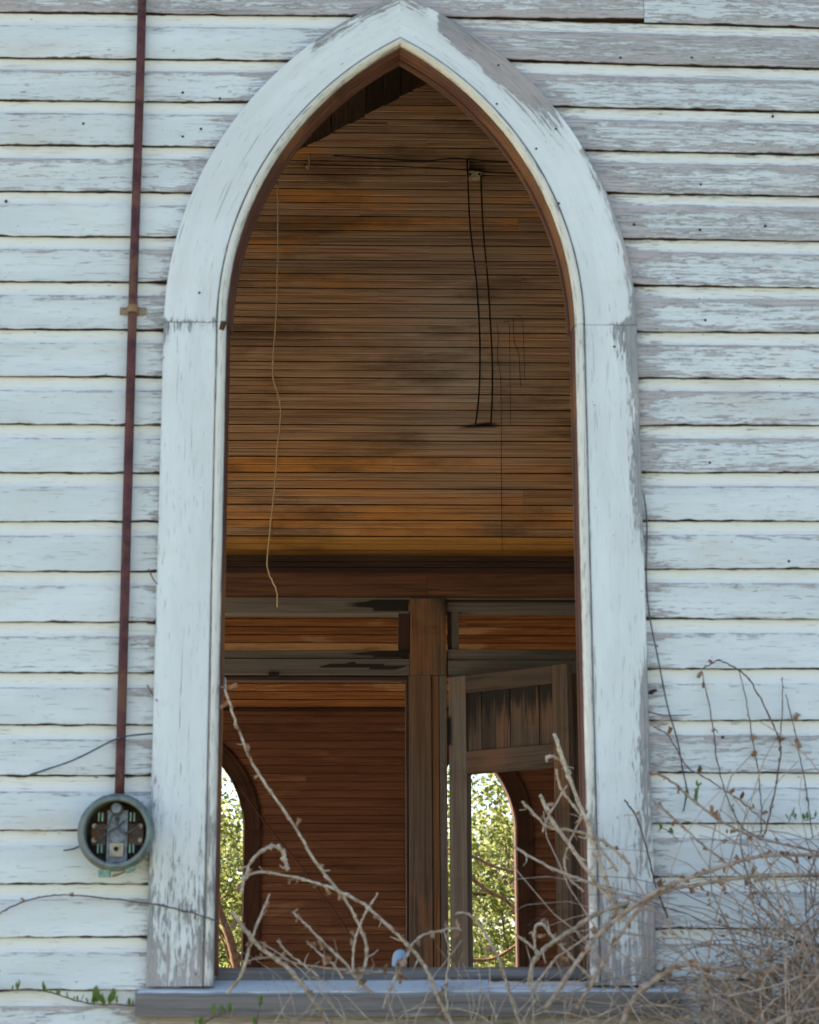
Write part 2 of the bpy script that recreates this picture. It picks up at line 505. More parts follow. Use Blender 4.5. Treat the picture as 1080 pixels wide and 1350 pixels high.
def arch_wall(name, axis, at, thick, s0, s1, z0, top, openings, mat, parent=None, **kw):
    """a wall sheet along x or y with pointed openings (centre, sill z, spring z, offset); top(s) gives its height"""
    ss = {s0, s1}
    for c, zb, zs, o in openings:
        a = AI + o
        for k in range(-14, 15):
            ss.add(round(c + a * k / 14, 5))
    if axis == 'x':
        ss.add(XM)
    ss = sorted(s for s in ss if s0 <= s <= s1)
    verts, faces = [], []
    def P3(s, d, z):
        return (s, at + d, z) if axis == 'x' else (at + d, s, z)
    def quad(q):
        b = len(verts)
        verts.extend(q)
        faces.append((b, b + 1, b + 2, b + 3))
    def slab(sa, sb, za0, zb0, za1, zb1):
        for d in (0.0, thick):
            quad([P3(sa, d, za0), P3(sb, d, zb0), P3(sb, d, zb1), P3(sa, d, za1)])
    for sa, sb in zip(ss[:-1], ss[1:]):
        m = (sa + sb) / 2
        hit = [w for w in openings if abs(m - w[0]) < AI + w[3]]
        if not hit:
            slab(sa, sb, z0, z0, top(sa), top(sb))
        else:
            c, zb, zs, o = hit[0]
            slab(sa, sb, z0, z0, zb, zb)
            za, zc = [arch_z(s, o, c, zs) or zs for s in (sa, sb)]
            slab(sa, sb, za, zc, top(sa), top(sb))
            quad([P3(sa, 0, zb), P3(sb, 0, zb), P3(sb, thick, zb), P3(sa, thick, zb)])
            quad([P3(sa, 0, za), P3(sb, 0, zc), P3(sb, thick, zc), P3(sa, thick, za)])
    for c, zb, zs, o in openings:
        for s in (c - AI - o, c + AI + o):
            quad([P3(s, 0, zb), P3(s, thick, zb), P3(s, thick, zs), P3(s, 0, zs)])
    for s in (s0, s1):
        quad([P3(s, 0, z0), P3(s, thick, z0), P3(s, thick, top(s)), P3(s, 0, top(s))])
    me = bpy.data.meshes.new(name)
    me.from_pydata(verts, [], faces)
    me.uv_layers.new(name='UVMap')
    return finish(name, me, mat, parent, **kw)

# ------------------------------------------------------------------ ground, floor, roof, side walls
def sheet(name, x0, x1, y0, y1, zf, nx, ny, mat, **kw):
    vs_ = [(x0 + (x1 - x0) * i / nx, y0 + (y1 - y0) * j / ny, 0) for j in range(ny + 1) for i in range(nx + 1)]
    vs_ = [(x, y, zf(x, y)) for x, y, _ in vs_]
    fs = [(j * (nx + 1) + i, j * (nx + 1) + i + 1, (j + 1) * (nx + 1) + i + 1, (j + 1) * (nx + 1) + i) for j in range(ny) for i in range(nx)]
    me = bpy.data.meshes.new(name)
    me.from_pydata(vs_, [], fs)
    me.uv_layers.new(name='UVMap')
    return finish(name, me, mat, **kw)
sheet('ground', -400, 400, -400, 400, lambda x, y: 0.0, 4, 4, 'ground', kind='structure')
box('floor', (XL, 0.17, ZFLOOR - 0.1), (XR, YF - 0.01, ZFLOOR), 'floor', kind='structure')
rings = []
for y in (-0.35, YF + 0.5):
    rings.append([(XL - 0.35, y, roof_z(XL) - 0.15), (XM, y, roof_z(XM) + 0.06), (XR + 0.35, y, roof_z(XR) - 0.15),
                  (XR + 0.35, y, roof_z(XR) - 0.05), (XM, y, roof_z(XM) + 0.18), (XL - 0.35, y, roof_z(XL) - 0.05)])
ring_mesh('roof', rings, 'sheath', kind='structure')
SIDE = [(1.05, 0.8, 3.0, 0.2), (2.55, 0.8, 3.0, 0.2), (4.0, 0.8, 3.0, 0.2), (6.2, 0.8, 2.9, 0.3), (8.7, 0.8, 2.9, 0.3), (11.2, 0.8, 2.9, 0.3)]  # unseen side openings, enlarged to bring more light indoors
box('corner_post', (XL - 0.15, 0.024, 0), (XL, 0.20, roof_z(XL)), 'render_white', kind='structure')
arch_wall('side_wall', 'y', XL - 0.15, 0.15, 4.6, YF + 0.15, 0.0, lambda s: roof_z(XL) - 0.002, SIDE, 'render_white', kind='structure')  # left wall stops short so sun floods the front room
arch_wall('side_wall', 'y', XR, 0.15, 0.0, YF + 0.15, 0.0, lambda s: roof_z(XR) - 0.002, SIDE, 'render_white', kind='structure')

# ceiling boards run from the near wall to the inner wall, stepping up with the roof
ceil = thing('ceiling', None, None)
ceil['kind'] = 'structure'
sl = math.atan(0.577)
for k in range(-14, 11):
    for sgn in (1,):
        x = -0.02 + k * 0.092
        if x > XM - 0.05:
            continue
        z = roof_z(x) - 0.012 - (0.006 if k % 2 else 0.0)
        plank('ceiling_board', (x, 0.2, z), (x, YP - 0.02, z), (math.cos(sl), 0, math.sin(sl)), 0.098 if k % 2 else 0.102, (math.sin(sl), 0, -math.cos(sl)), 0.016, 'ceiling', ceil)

# ------------------------------------------------------------------ outer wall
wall = thing('outer_wall', 'white weatherboard wall with peeling paint around the tall pointed window', 'wall', (0, 0, 0))
NEAR = [(-2.52, 1.54, ZS, 0.0), (0.0, 1.50, ZS, 0.0), (2.52, 1.54, ZS, 0.0)]
arch_wall('sheathing', 'x', 0.022, 0.03, XL, XR, 0.0, lambda s: roof_z(s) - 0.003, [(c, zb, zs, 0.04) for c, zb, zs, o in NEAR], 'sheath', wall)
arch_wall('inner_boarding', 'x', 0.098, 0.02, XL + 0.001, XR - 0.001, 0.3, lambda s: roof_z(s) - 0.004, [(c, zb, zs, 0.035 if c == 0 else 0.0) for c, zb, zs, o in NEAR], 'old_board', wall)
arch_wall('gable_light_block', 'x', 0.1185, 0.012, XL + 0.002, XR - 0.002, 3.5, lambda s: roof_z(s) - 0.0045, [(c, 3.5, zs, 0.04) for c, zb, zs, o in NEAR], 'dark_trim', wall)  # unseen dark sheet, added to cut bounce light towards the apex
LA = [4.3504, 4.2078, 4.0669, 3.9367, 3.8011, 3.6625, 3.5299, 3.3966, 3.2582, 3.1236, 2.9883, 2.8525, 2.7183, 2.5814, 2.4442, 2.3086, 2.1706, 2.0382, 1.8976, 1.7608, 1.6274, 1.4957, 1.36, 1.2278]
RA = [4.3221, 4.1877, 4.0583, 3.9233, 3.7932, 3.6668, 3.5327, 3.3956, 3.2623, 3.1293, 2.9957, 2.8625, 2.7266, 2.5944, 2.4575, 2.3222, 2.1845, 2.0465, 1.914, 1.7773, 1.6442, 1.5146, 1.3827, 1.2525]
RB = [4.3336, 4.1979, 4.0672, 3.9308, 3.7994, 3.6718, 3.5363, 3.3979, 3.2633, 3.1291, 2.9942, 2.8604, 2.7248, 2.593, 2.4564, 2.3215, 2.1841, 2.0464, 1.9143, 1.7779, 1.6451, 1.5158, 1.3842, 1.2542]
for _ in range(6):
    LA.insert(0, LA[0] + 0.136); RA.insert(0, RA[0] + 0.134); RB.insert(0, RB[0] + 0.1345)
for _ in range(8):
    LA.append(LA[-1] - 0.135); RA.append(RA[-1] - 0.133); RB.append(RB[-1] - 0.1325)
def left_z(i, x): return LA[i]
def right_z(i, x): return RB[i] + (RA[i] - RB[i]) * (max(x, 0.2) - 0.66) / 0.49

def siding_board(i, xa, xb, zf, wear0, parent, cut=None):
    """one drop-siding board of course i from xa to xb; cut trims an end along the arch ('l' or 'r')"""
    n = max(3, int(abs(xb - xa) / 0.03))
    rings, at = [], {'wear': [], 'cove': [], 'soil': []}
    ph = random.uniform(0, 100)
    tilt = random.gauss(0, 0.0007)
    for k in range(n + 1):
        t = k / n
        x = xa + (xb - xa) * t
        z0, z1 = zf(i, x), zf(i - 1, x) - 0.003
        wv = 0.0011 * math.sin(x * 7 + ph) + random.gauss(0, 0.0006)
        z0 += wv
        h = z1 - z0
        nick = 0.0035 * (random.random() ** 8)
        prof = [(0.0215, z1 + 0.008, 0, 0, 0.8), (0.0095, z1 + 0.0015, 0.5, 0, 0.6), (0.0088, z1 - 0.02 * h, 0.9, 0, 0.22), (0.0086, z1 - 0.11 * h, 1, -0.25, 0.0), (0.0062, z1 - 0.20 * h, 0.9, -0.2, 0),
                (0.0020, z1 - 0.272 * h, 0.6, 0.1, 0.0), (0.0002, z1 - 0.292 * h, 0.1, 0.75, 0.12), (0, z1 - 0.33 * h, 0, 0.45, 0), (tilt, z1 - 0.5 * h, 0, 0.1, 0), (tilt, z1 - 0.75 * h, 0, 0.1, 0),
                (0, z0 + 0.06 * h, 0, 0.3, 0.05), (0.0006, z0 + nick, 0, 0.3, 0.5), (0.005, z0 + nick, 0, 0.2, 1), (0.0215, z0, 0, 0, 1)]
        ring = []
        for y, z, cv, we, so in prof:
            xx = x
            if cut:
                lim = max(arch_x(z, 0.085), 0.0)
                if cut == 'r':       # board on the left, its right end follows the casing
                    xx = xa + (-lim - xa) * t if xb > -lim - 0.2 else x
                else:
                    xx = xb + (lim - xb) * (1 - t)
            ring.append((xx, y, z))
            near = 0.0
            d = abs(xx) - arch_x(z, 0.169)
            if d < 0.10:
                near = 0.5 * (1 - d / 0.10)
            w = wear0 + we * (0.5 + random.uniform(0, 0.3)) + near * 0.7
            at['wear'].append(w); at['cove'].append(cv); at['soil'].append(so + (0.18 if d < 0.02 else 0))
        rings.append(ring)
    us = [xa + (xb - xa) * k / n for k in range(n + 1)]
    return ring_mesh('siding_board', rings, 'siding', parent, at, us=us)

boards = {}
for i in range(1, len(LA)):
    zc = (LA[i] + LA[i - 1]) / 2
    if zc > ZS + HO - 0.03:          # above the arch: butt joint out to one side
        xj = (0.08, 0.62, -0.35, 0.95, -0.8, 0.3, -0.1, 0.7)[i % 8]
        siding_board(i, -1.86, xj, left_z, 0.22 + 0.25 * (i % 3), wall)
        siding_board(i, xj + 0.0015, 1.86, right_z, 0.55 - 0.2 * (i % 2), wall)
        continue
    if LA[i - 1] < 1.51:             # below the sill
        siding_board(i, -1.86, 0.22, left_z, 0.2, wall)
        siding_board(i, 0.222, 1.86, right_z, 0.3, wall)
        continue
    hgt = max(0.0, min(1.0, (zc - 2.6) / 1.6))
    wl = -0.06 + 0.15 * hgt * random.uniform(0.3, 1.1) + random.uniform(-0.08, 0.12)
    wr = 0.06 + 0.34 * hgt * random.uniform(0.75, 1.1) + random.uniform(-0.12, 0.16)
    boards['l', i] = siding_board(i, -1.86, -arch_x(zc, 0.085), left_z, wl, wall, 'r')
    boards['r', i] = siding_board(i, arch_x(zc, 0.085), 1.86, right_z, wr, wall, 'l')
# plain covering where the photograph shows nothing, out to the corners, and corner boards
for x0, x1 in ((XL - 0.15, -1.862), (1.862, XR + 0.15)):
    cs = [w for w in NEAR if x0 < w[0] < x1]
    arch_wall('plain_siding', 'x', 0.004, 0.017, x0, x1, 0.0, lambda s: roof_z(min(max(s, XL), XR)) - 0.005, [(c, zb, zs, 0.02) for c, zb, zs, o in cs], 'render_white', wall)
arch_wall('gable_siding', 'x', 0.003, 0.017, -1.861, 1.861, 5.19, lambda s: roof_z(s) - 0.006, [], 'render_white', wall)

# nail heads seen in the photograph, on the board each belongs to
def nail_on(pt, side):
    x, y, z = pt
    arr, fz = (LA, left_z) if side == 'l' else (RA, right_z)
    for i in range(1, len(arr)):
        if fz(i, x) < z <= fz(i - 1, x):
            b = boards.get((side, i))
            if b:
                o = disc('nail_head', (x, -0.0012, z), 0.0042, 0.004, 'nail', b, 8)
            return
for px in ((-0.6183, 0.0000, 4.0960), (-0.3407, 0.0000, 4.0967), (-0.6152, 0.0000, 3.9629), (-0.6120, 0.0000, 3.8290), (-1.0974, 0.0000, 3.6311), (-0.8914, 0.0000, 3.8653), (-0.5615, 0.0000, 3.8525), (-0.5100, 0.0000, 3.9454)):
    nail_on(px, 'l')
for px in ((0.8341, 0.0000, 4.2192), (0.8337, 0.0000, 4.0862), (0.8454, -0.0000, 3.6982), (0.8382, 0.0000, 3.5616), (0.6533, 0.0000, 3.5759), (1.0224, 0.0000, 3.5745), (1.0589, 0.0000, 3.9080), (0.8432, 0.0000, 3.2955), (0.8402, 0.0000, 2.8868), (0.8458, 0.0000, 2.1381), (1.0431, 0.0000, 2.6130), (0.6290, 0.0000, 4.0839)):
    nail_on(px, 'r')

# ------------------------------------------------------------------ the pointed window
win = thing('arched_window', 'tall empty pointed window with thick peeling white casing and grey sill', 'window', (0, 0, 1.45))
def wear_casing(x, z, o):
    """bare where the photograph shows bare wood: outer edge of the right arch, foot of both jambs, right jamb's outer edge"""
    w = 0.0
    e = o / 0.169
    w += 0.95 * max(0.0, min(1.0, (2.25 - z) / 0.9)) * (0.7 + 0.3 * hash01(x * 9, z * 7))
    if z > ZS + 0.02:
        if 0.10 < x < 0.52 and z > 3.62:
            k = max(0.0, 1 - abs(x - 0.24) / 0.26)
            w += 2.6 * k * max(0.0, (e - 0.42) / 0.58) ** 0.8
        if -0.25 < x < 0.08 and z > 4.05:
            w += 0.8 * max(0.0, (e - 0.55) / 0.45)
        if x > 0.5:
            w += 0.8 * max(0.0, (e - 0.8) / 0.2)
    else:
        if x > 0:
            w += 1.15 * max(0.0, (e - 0.70) / 0.30) * (0.55 + 0.45 * math.sin(z * 9.0 + 1.0))
            if z > ZS - 0.28:
                w += 1.3 * max(0.0, (e - 0.35) / 0.65) * max(0.0, 1 - (ZS - z) / 0.28)
        else:
            w += 0.35 * max(0.0, (e - 0.85) / 0.15)
            if ZS - 0.09 < z:
                w += 0.6 * max(0.0, 1 - (ZS - z) / 0.08)
        w += 0.55 * max(0.0, (0.22 - e) / 0.22)
    return w

def casing_run(name, prof, sgn, t0, t1, n, mat, parent, vertical=False, zb=1.503, cx=0.0, zs=ZS, wearfn=None, yo=0.0, **kw):
    """profile (o, y) swept up a jamb (vertical) or along an arc"""
    rings, at, us, u = [], {'wear': [], 'cove': [], 'soil': []}, [], 0.0
    last = None
    for k in range(n + 1):
        t = t0 + (t1 - t0) * k / n
        ring = []
        for pt in prof:
            o, y = pt[0], pt[1] + yo
            if vertical:
                x, z = cx + sgn * (AI + o), zb + (zs - 0.0015 - zb) * t
            else:
                x, z = arch_pt(o, t, 0.0, zs)
                x = cx + sgn * (x if t < 1 else 0.0)
            ring.append((x, y, z))
            at['wear'].append((wearfn(x, z, o) if wearfn else 0.0) + (pt[3] if len(pt) > 3 else 0.0))
            at['cove'].append(pt[2] if len(pt) > 2 else 0.0)
            at['soil'].append(pt[4] if len(pt) > 4 else 0.0)
        mid = Vector(ring[0])
        if last is not None:
            u += (mid - last).length
        last = mid
        us.append(u)
        rings.append(ring)
    return ring_mesh(name, rings, mat, parent, at, us=us, **kw)

FACE = [(0.026, 0.02), (0.026, -0.0225), (0.0285, -0.024)] + [(0.0285 + 0.138 * k / 9, -0.024) for k in range(1, 9)] + [(0.1665, -0.024), (0.169, -0.0215), (0.169, 0.02)]
BEAD = [(0.0, 0.02, 0.3), (-0.001, -0.014, 0.2, 0.2), (0.003, -0.024, 0.6), (0.008, -0.0305, 1.0), (0.014, -0.0325, 1.0), (0.019, -0.030, 0.8), (0.0225, -0.024, 0.2, 0.4, 0.30), (0.0238, -0.019, 0, 0.5, 0.62), (0.026, -0.019, 0, 0.4, 0.6), (0.0255, 0.02)]
LIN = [(-0.0012, -0.012), (-0.0012, 0.096), (-0.007, 0.096), (-0.0072, 0.036), (-0.006, 0.034), (-0.005, -0.010)]
STOP = [(-0.0077, 0.052), (-0.0077, 0.080), (-0.0125, 0.080), (-0.014, 0.077), (-0.014, 0.056), (-0.0125, 0.053)]
LINJ = [(o * 0.5, y) for o, y in LIN]
STOPJ = [(o * 0.5, y) for o, y in STOP]
BEADJ = [q[:4] + (q[4] * 0.55,) if len(q) > 4 else q for q in BEAD]
for sgn in (-1, 1):
    casing_run('jamb_casing', FACE, sgn, 0, 1, 70, 'casing', win, True, 1.503, wearfn=wear_casing)
    casing_run('arch_casing', FACE, sgn, 0, 1, 46, 'casing', win, wearfn=wear_casing)
    casing_run('jamb_bead', BEADJ, sgn, 0, 1, 50, 'casing', win, True, 1.503, wearfn=lambda x, z, o: 0.28 + 0.45 * max(0, (2.6 - z)) * hash01(z * 3))
    casing_run('arch_bead', BEAD, sgn, 0, 1, 40, 'casing', win, wearfn=lambda x, z, o: 0.35)
    casing_run('jamb_lining', LINJ, sgn, 0, 1, 12, 'lining', win, True, 1.53)
    casing_run('arch_lining', LIN, sgn, 0, 1, 30, 'lining', win)
    casing_run('window_stop', STOPJ, sgn, 0, 1, 12, 'lining', win, True, 1.53)
    casing_run('arch_stop', STOP, sgn, 0, 1, 30, 'lining', win)
# broken brown end of the lining at the left spring
plank('lining_end', (-0.4905, -0.035, 3.248), (-0.4855, -0.035, 3.272), (1, 0, 0), 0.014, (0, -1, 0), 0.018, 'lining', win)
for p in ((0.4413, -0.0240, 3.6278), (0.3806, -0.0240, 3.7911), (0.2773, -0.0240, 4.0448), (0.2714, -0.0240, 3.9260), (0.4373, -0.0240, 3.8514), (-0.5534, -0.0240, 3.3566), (0.5850, -0.0240, 3.2087), (0.4894, -0.0240, 2.6892)):
    disc('nail_head', (p[0], -0.0252, p[2]), 0.0036, 0.003, 'nail', win, 8)
# sill: sloping weathered plank with horns, a stool strip behind it
srings = []
for k in range(41):
    x = -0.672 + (0.705 + 0.672) * k / 40
    w = random.gauss(0, 0.0006)
    srings.append([(x, -0.052, 1.428 + w), (x, -0.053, 1.478 + w), (x, -0.048, 1.4865 + w), (x, 0.02, 1.5005 + w), (x, 0.085, 1.5175), (x, 0.14, 1.530), (x, 0.14, 1.428), (x, 0.02, 1.428)])
sill = ring_mesh('sill', srings, 'sill', win, {'varnish_glow': [v for _ in srings for v in (0.0, 0.0, 0.35, 0.9, 0.9, 0.9, 0.0, 0.0)]})
def worn_top(t, s, q):
    return {'wear': 0.15 + 0.35 * math.sin(q[0] * 11) * math.sin(q[0] * 4.3 + 1)}
sd = Vector((0, 0.133, 0.031)).normalized()
plank('sill_top', (-0.668, 0.0185, 1.5035), (0.70, 0.0185, 1.5035), sd, 0.132, (0, -sd.z, sd.y), 0.006, 'casing', win, n=40, wob=0.0004, mid=5, attrs_fn=worn_top)
plank('stool', (-0.478, 0.086, 1.5335), (0.478, 0.086, 1.5335), (0, 0, 1), 0.034, (0, -1, 0), 0.06, 'sill', win, n=20, wob=0.0004)
pn = (-0.6058, -0.0530, 1.4664)
disc('nail', (pn[0], -0.058, pn[2]), 0.006, 0.006, 'strap', sill, 10)

# ------------------------------------------------------------------ inner wall
part = thing('partition_wall', 'brown beadboard inner wall on a heavy timber frame with openings below', 'wall', (0, YP, ZFLOOR))
rows = [3.6761,3.7097,3.7871,3.8727,3.9547,4.0390,4.1236,4.2085,4.2938,4.3794,4.4612,4.5474,4.6340,4.7209,4.8040,4.8832,4.9648,5.0425,5.1268,5.2071,5.2835,5.3687,5.4499,5.5314,5.6089,5.6867,5.7690,5.8473,5.9259,6.0091,6.0883,6.1721,6.2518,6.3362,6.4209,6.5059,6.5913]
XPL, XPR = XL + 0.02, XR - 0.02
z735 = rows[0]
# dark backing behind the boards, open below the beam
box('bounce_board', (XPL, YP + 0.103, z735), (XPR, YP + 0.12, roof_z(XPL) - 0.05), 'old_board', part)  # unseen pale sheet, added to bounce sunlight onto the far wall
ring_mesh('backing', [[(XPL, y, z735), (XPR, y, z735), (XPR, y, roof_z(XPR) - 0.05), (XM, y, roof_z(XM) - 0.05), (XPL, y, roof_z(XPL) - 0.05)] for y in (YP + 0.022, YP + 0.10)], 'sheath', part)
joints = {310: -0.3156, 331: 0.2745, 294: 0.7434, 371: 0.7583, 220: 0.2610, 184: 0.2616, 675: 0.8475, 590: -0.7751, 650: 0.7477}
jz = {k: None for k in joints}
JZ = {310: 5.4131, 331: 5.3324, 294: 5.4946, 371: 5.1704, 220: 5.8192, 184: 5.9722, 675: 3.9180, 590: 4.2534, 650: 4.0099}
for k in range(1, len(rows) - 1):
    z0, z1 = rows[k], rows[k + 1]
    zc, w = (z0 + z1) / 2, (z1 - z0)
    xs = [XPL + random.uniform(0.3, 1.2)]
    js = [joints[q] for q in joints if z0 < JZ[q] <= z1]
    xs += js if js else ([random.choice((-1.3, -1.5, 1.2, 1.5, -1.75))] + ([random.uniform(-0.6, 0.5)] if random.random() < 0.15 else []))
    xs += [random.uniform(2.0, 3.2)]
    ends = [XPL] + sorted(xs) + [XPR]
    for xa, xb in zip(ends[:-1], ends[1:]):
        lim = (roof_z(0) - 0.577 * 0) - 0.02
        reach = (roof_z(XM) - 0.01 - z0) / 0.577
        xa, xb = max(xa, XM - reach), min(xb, XM + reach)
        if xb - xa < 0.05:
            continue
        d = random.gauss(0, 0.0012)
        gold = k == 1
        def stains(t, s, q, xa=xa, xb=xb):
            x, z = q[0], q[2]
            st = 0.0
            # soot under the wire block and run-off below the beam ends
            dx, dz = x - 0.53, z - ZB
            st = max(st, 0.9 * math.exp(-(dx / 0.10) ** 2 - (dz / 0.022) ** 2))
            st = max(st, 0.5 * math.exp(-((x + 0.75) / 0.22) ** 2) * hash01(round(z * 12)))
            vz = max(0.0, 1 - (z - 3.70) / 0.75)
            va = 1.15 * vz * (0.5 + 0.5 * math.sin(x * 4.2 + math.floor(z * 12) * 2.4))  # warm orange glow low on the wall, mixed into the board colour
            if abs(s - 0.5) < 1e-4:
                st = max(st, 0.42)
            pl = math.exp(-((x - 0.42) / 0.34) ** 2 - ((z - 4.75) / 0.62) ** 2)  # pale sheen right of centre, painted into the board colour
            return {'stain': st, 'varnish_glow': va, 'wear': 0.85 * pl}
        ZB = 4.3740
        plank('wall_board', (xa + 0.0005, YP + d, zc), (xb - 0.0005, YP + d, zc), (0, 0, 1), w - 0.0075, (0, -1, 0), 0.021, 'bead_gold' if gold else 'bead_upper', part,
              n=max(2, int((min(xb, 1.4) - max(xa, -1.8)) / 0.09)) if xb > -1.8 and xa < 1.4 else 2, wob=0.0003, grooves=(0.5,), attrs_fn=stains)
# base strip, cornice, beam
def pz(y, Y=4.8): return None
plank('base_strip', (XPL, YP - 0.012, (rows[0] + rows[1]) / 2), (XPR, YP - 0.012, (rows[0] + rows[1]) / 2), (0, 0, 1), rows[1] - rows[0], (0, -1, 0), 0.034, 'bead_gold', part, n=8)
zt = [3.6650, 3.6414, 3.6179, 3.5865]
plank('cornice', (XPL, YP - 0.075, zt[0] - 0.008), (XPR, YP - 0.075, zt[0] - 0.008), (0, 0, 1), 0.024, (0, -1, 0), 0.095, 'dark_trim', part, n=8)
plank('cornice', (XPL, YP - 0.055, (zt[1] + zt[2]) / 2 + 0.001), (XPR, YP - 0.055, (zt[1] + zt[2]) / 2 + 0.001), (0, 0, 1), 0.024, (0, -1, 0), 0.075, 'dark_trim', part, n=8)
plank('cornice', (XPL, YP - 0.036, (zt[2] + zt[3]) / 2), (XPR, YP - 0.036, (zt[2] + zt[3]) / 2), (0, 0, 1), 0.028, (0, -1, 0), 0.056, 'dark_trim', part, n=8)
za, zb_ = 3.4634, 3.5928
xj = 0.2487
for xa, xb in ((XPL, xj - 0.0008), (xj + 0.0008, XPR)):
    plank('beam', (xa, YP - 0.022, (za + zb_) / 2), (xb, YP - 0.022, (za + zb_) / 2), (0, 0, 1), zb_ - za, (0, -1, 0), 0.16, 'header', part, n=24,
          attrs_fn=lambda t, s, q: {'stain': 0.55 * max(0, 0.5 - s) * (0.5 + 0.5 * math.sin(q[0] * 6.0))})
plank('beam_lip', (XPL, YP - 0.028, za - 0.004), (XPR, YP - 0.028, za - 0.004), (0, 0, 1), 0.007, (0, -1, 0), 0.02, 'grey_wood', part, n=2)
za -= 0.0085
# post: upper face board, two lower face boards, grey edge
def vert(name, px0, px1, y0, y1, Y, mat, thick, parent=part, n=10, fn=None, mid=4, ref=900):
    x0, x1 = px0, px1
    return plank(name, ((x0 + x1) / 2, Y, y0), ((x0 + x1) / 2, Y, y1), (1, 0, 0), x1 - x0, (0, -1, 0), thick, mat, parent, n=n, mid=mid, attrs_fn=fn)
zpost = 3.0654
vert('post_board', 0.1626, 0.3420, zpost + 0.0008, za, 4.76, 'post', 0.15, fn=lambda t, s, q: {'varnish_glow': 0.4 * hash01(round(s * 4)), 'stain': 0.8 * max(0, t - 0.45) * abs(math.sin(s * 9 + 1)) + (0.35 if s > 0.8 else 0)})
vert('post_board', 0.1551, 0.2680, ZFLOOR, zpost - 0.0008, 4.76, 'post', 0.15, n=20, fn=lambda t, s, q: {'varnish_glow': 0.5 * max(0, t - 0.72) / 0.28})
vert('post_strip', 0.2703, 0.3042, ZFLOOR, zpost - 0.0008, 4.77, 'post', 0.14, n=20, fn=lambda t, s, q: {'varnish_glow': 0.85, 'stain': 0.6 * max(0, 0.35 - t)})
vert('post_edge', 0.3063, 0.3440, ZFLOOR, zpost - 0.0008, 4.775, 'grey_wood', 0.135, n=20, fn=lambda t, s, q: {'stain': 0.5 * max(0, 0.3 - s)})
# left bay: transom over a wide opening
XBL = -1.95
xp = 0.1560
def horiz(name, y0, y1, xa, xb, Y, mat, thick, stain=None, n=30, mid=4, parent=part):
    return plank(name, (xa, Y, (y0 + y1) / 2), (xb, Y, (y0 + y1) / 2), (0, 0, 1), y1 - y0, (0, -1, 0), thick, mat, parent, n=n, mid=mid, attrs_fn=stain)
def black_right(x0):
    def fn(t, s, q):
        k = max(0.0, (q[0] - (x0 - 0.42)) / 0.42)
        return {'stain': 0.95 * (1 if abs(s - 0.6) < 0.12 + 0.45 * k else 0) * min(1, k * 1.6)}
    return fn
horiz('transom_rail', 3.3865, 3.4568, XBL, xp, 4.79, 'grey_wood', 0.10, black_right(xp))
horiz('transom_rail', 3.1532, 3.1917, XBL, xp, 4.785, 'grey_wood', 0.10, black_right(xp))
def door_head(t, s, q):
    k = (q[0] + 0.28) / 0.42
    return {'stain': 1.0 if 0 < k < 1 and abs(s - 0.52 - 0.08 * math.sin(k * 5)) < 0.16 * math.sin(math.pi * k) ** 0.5 else 0.0}
horiz('door_head', 3.0700, 3.1487, XBL, xp, 4.77, 'grey_wood', 0.14, door_head, n=60, mid=8)
horiz('door_track', 3.0441, 3.0633, XBL, xp, 4.80, 'dark_trim', 0.06)
box('latch_plate', (-0.5472, 4.762, 3.0535), (-0.4942, 4.769, 3.0803), 'iron', part)
vert('transom_jamb', 0.1045, 0.1601, 3.1951, 3.3895, 4.80, 'dark_trim', 0.10)
vert('post_jamb', 0.1409, 0.1541, ZFLOOR, 3.0447, 4.79, 'dark_trim', 0.12)
vert('wall_post', XBL - 0.16, XBL, ZFLOOR, za, 4.77, 'grey_wood', 0.15)
box('side_boarding', (XPL, YP, ZFLOOR), (XBL - 0.16, YP + 0.1, za), 'bead_upper', part)
# right bay: framed transom, head, door jamb
xr0, xr1 = 0.3508, 1.0258 + 0.05
horiz('transom_rail', 3.3968, 3.4614, xr0, xr1, 4.79, 'grey_wood', 0.10, lambda t, s, q: {'stain': 0.6 if s > 0.72 else 0.0})
horiz('transom_rail', 3.1472, 3.2014, xr0, xr1, 4.785, 'grey_wood', 0.10)
horiz('door_head', 3.0735, 3.1428, xr0, xr1, 4.77, 'grey_wood', 0.14)
vert('transom_stile', 0.3557, 0.3711, 3.2034, 3.3980, 4.805, 'dark_trim', 0.09)
vert('transom_stile', 0.3711, 0.4095, 3.2034, 3.3980, 4.80, 'grey_wood', 0.09)
xk = 0.9519
vert('door_jamb', xk, xr1, ZFLOOR, 3.0748, 4.79, 'post', 0.14)
box('side_boarding', (xr1, YP, ZFLOOR), (XPR, YP + 0.1, za), 'bead_upper', part)

# ------------------------------------------------------------------ the door, half open towards the window
ang = R(38)
H0 = Vector((0.3527, 4.76, 0))
dirv = Vector((math.cos(ang), -math.sin(ang), 0))
nrm = Vector((-math.sin(ang), -math.cos(ang), 0))
door = thing('panelled_door', 'half open grey door with black stained upper panels and empty lower panels', 'door', (H0.x, H0.y, ZFLOOR))
W = 0.70
def on_leaf(s, z, d=0.0):
    return H0 + dirv * s + nrm * d + Vector((0, 0, z))
dz1, dz2, dz3, dz4 = 3.0529, 2.9655, 2.6757, 2.5638
def leafv(name, s0, s1, z0, z1, d, mat, thick, n=12, fn=None, mid=4):
    return plank(name, on_leaf((s0 + s1) / 2, z0, d), on_leaf((s0 + s1) / 2, z1, d), dirv, s1 - s0, nrm, thick, mat, door, n=n, mid=mid, attrs_fn=fn)
def leafh(name, s0, s1, z0, z1, d, mat, thick, n=14, fn=None, mid=4):
    return plank(name, on_leaf(s0, (z0 + z1) / 2, d), on_leaf(s1, (z0 + z1) / 2, d), (0, 0, 1), z1 - z0, nrm, thick, mat, door, n=n, mid=mid, attrs_fn=fn)
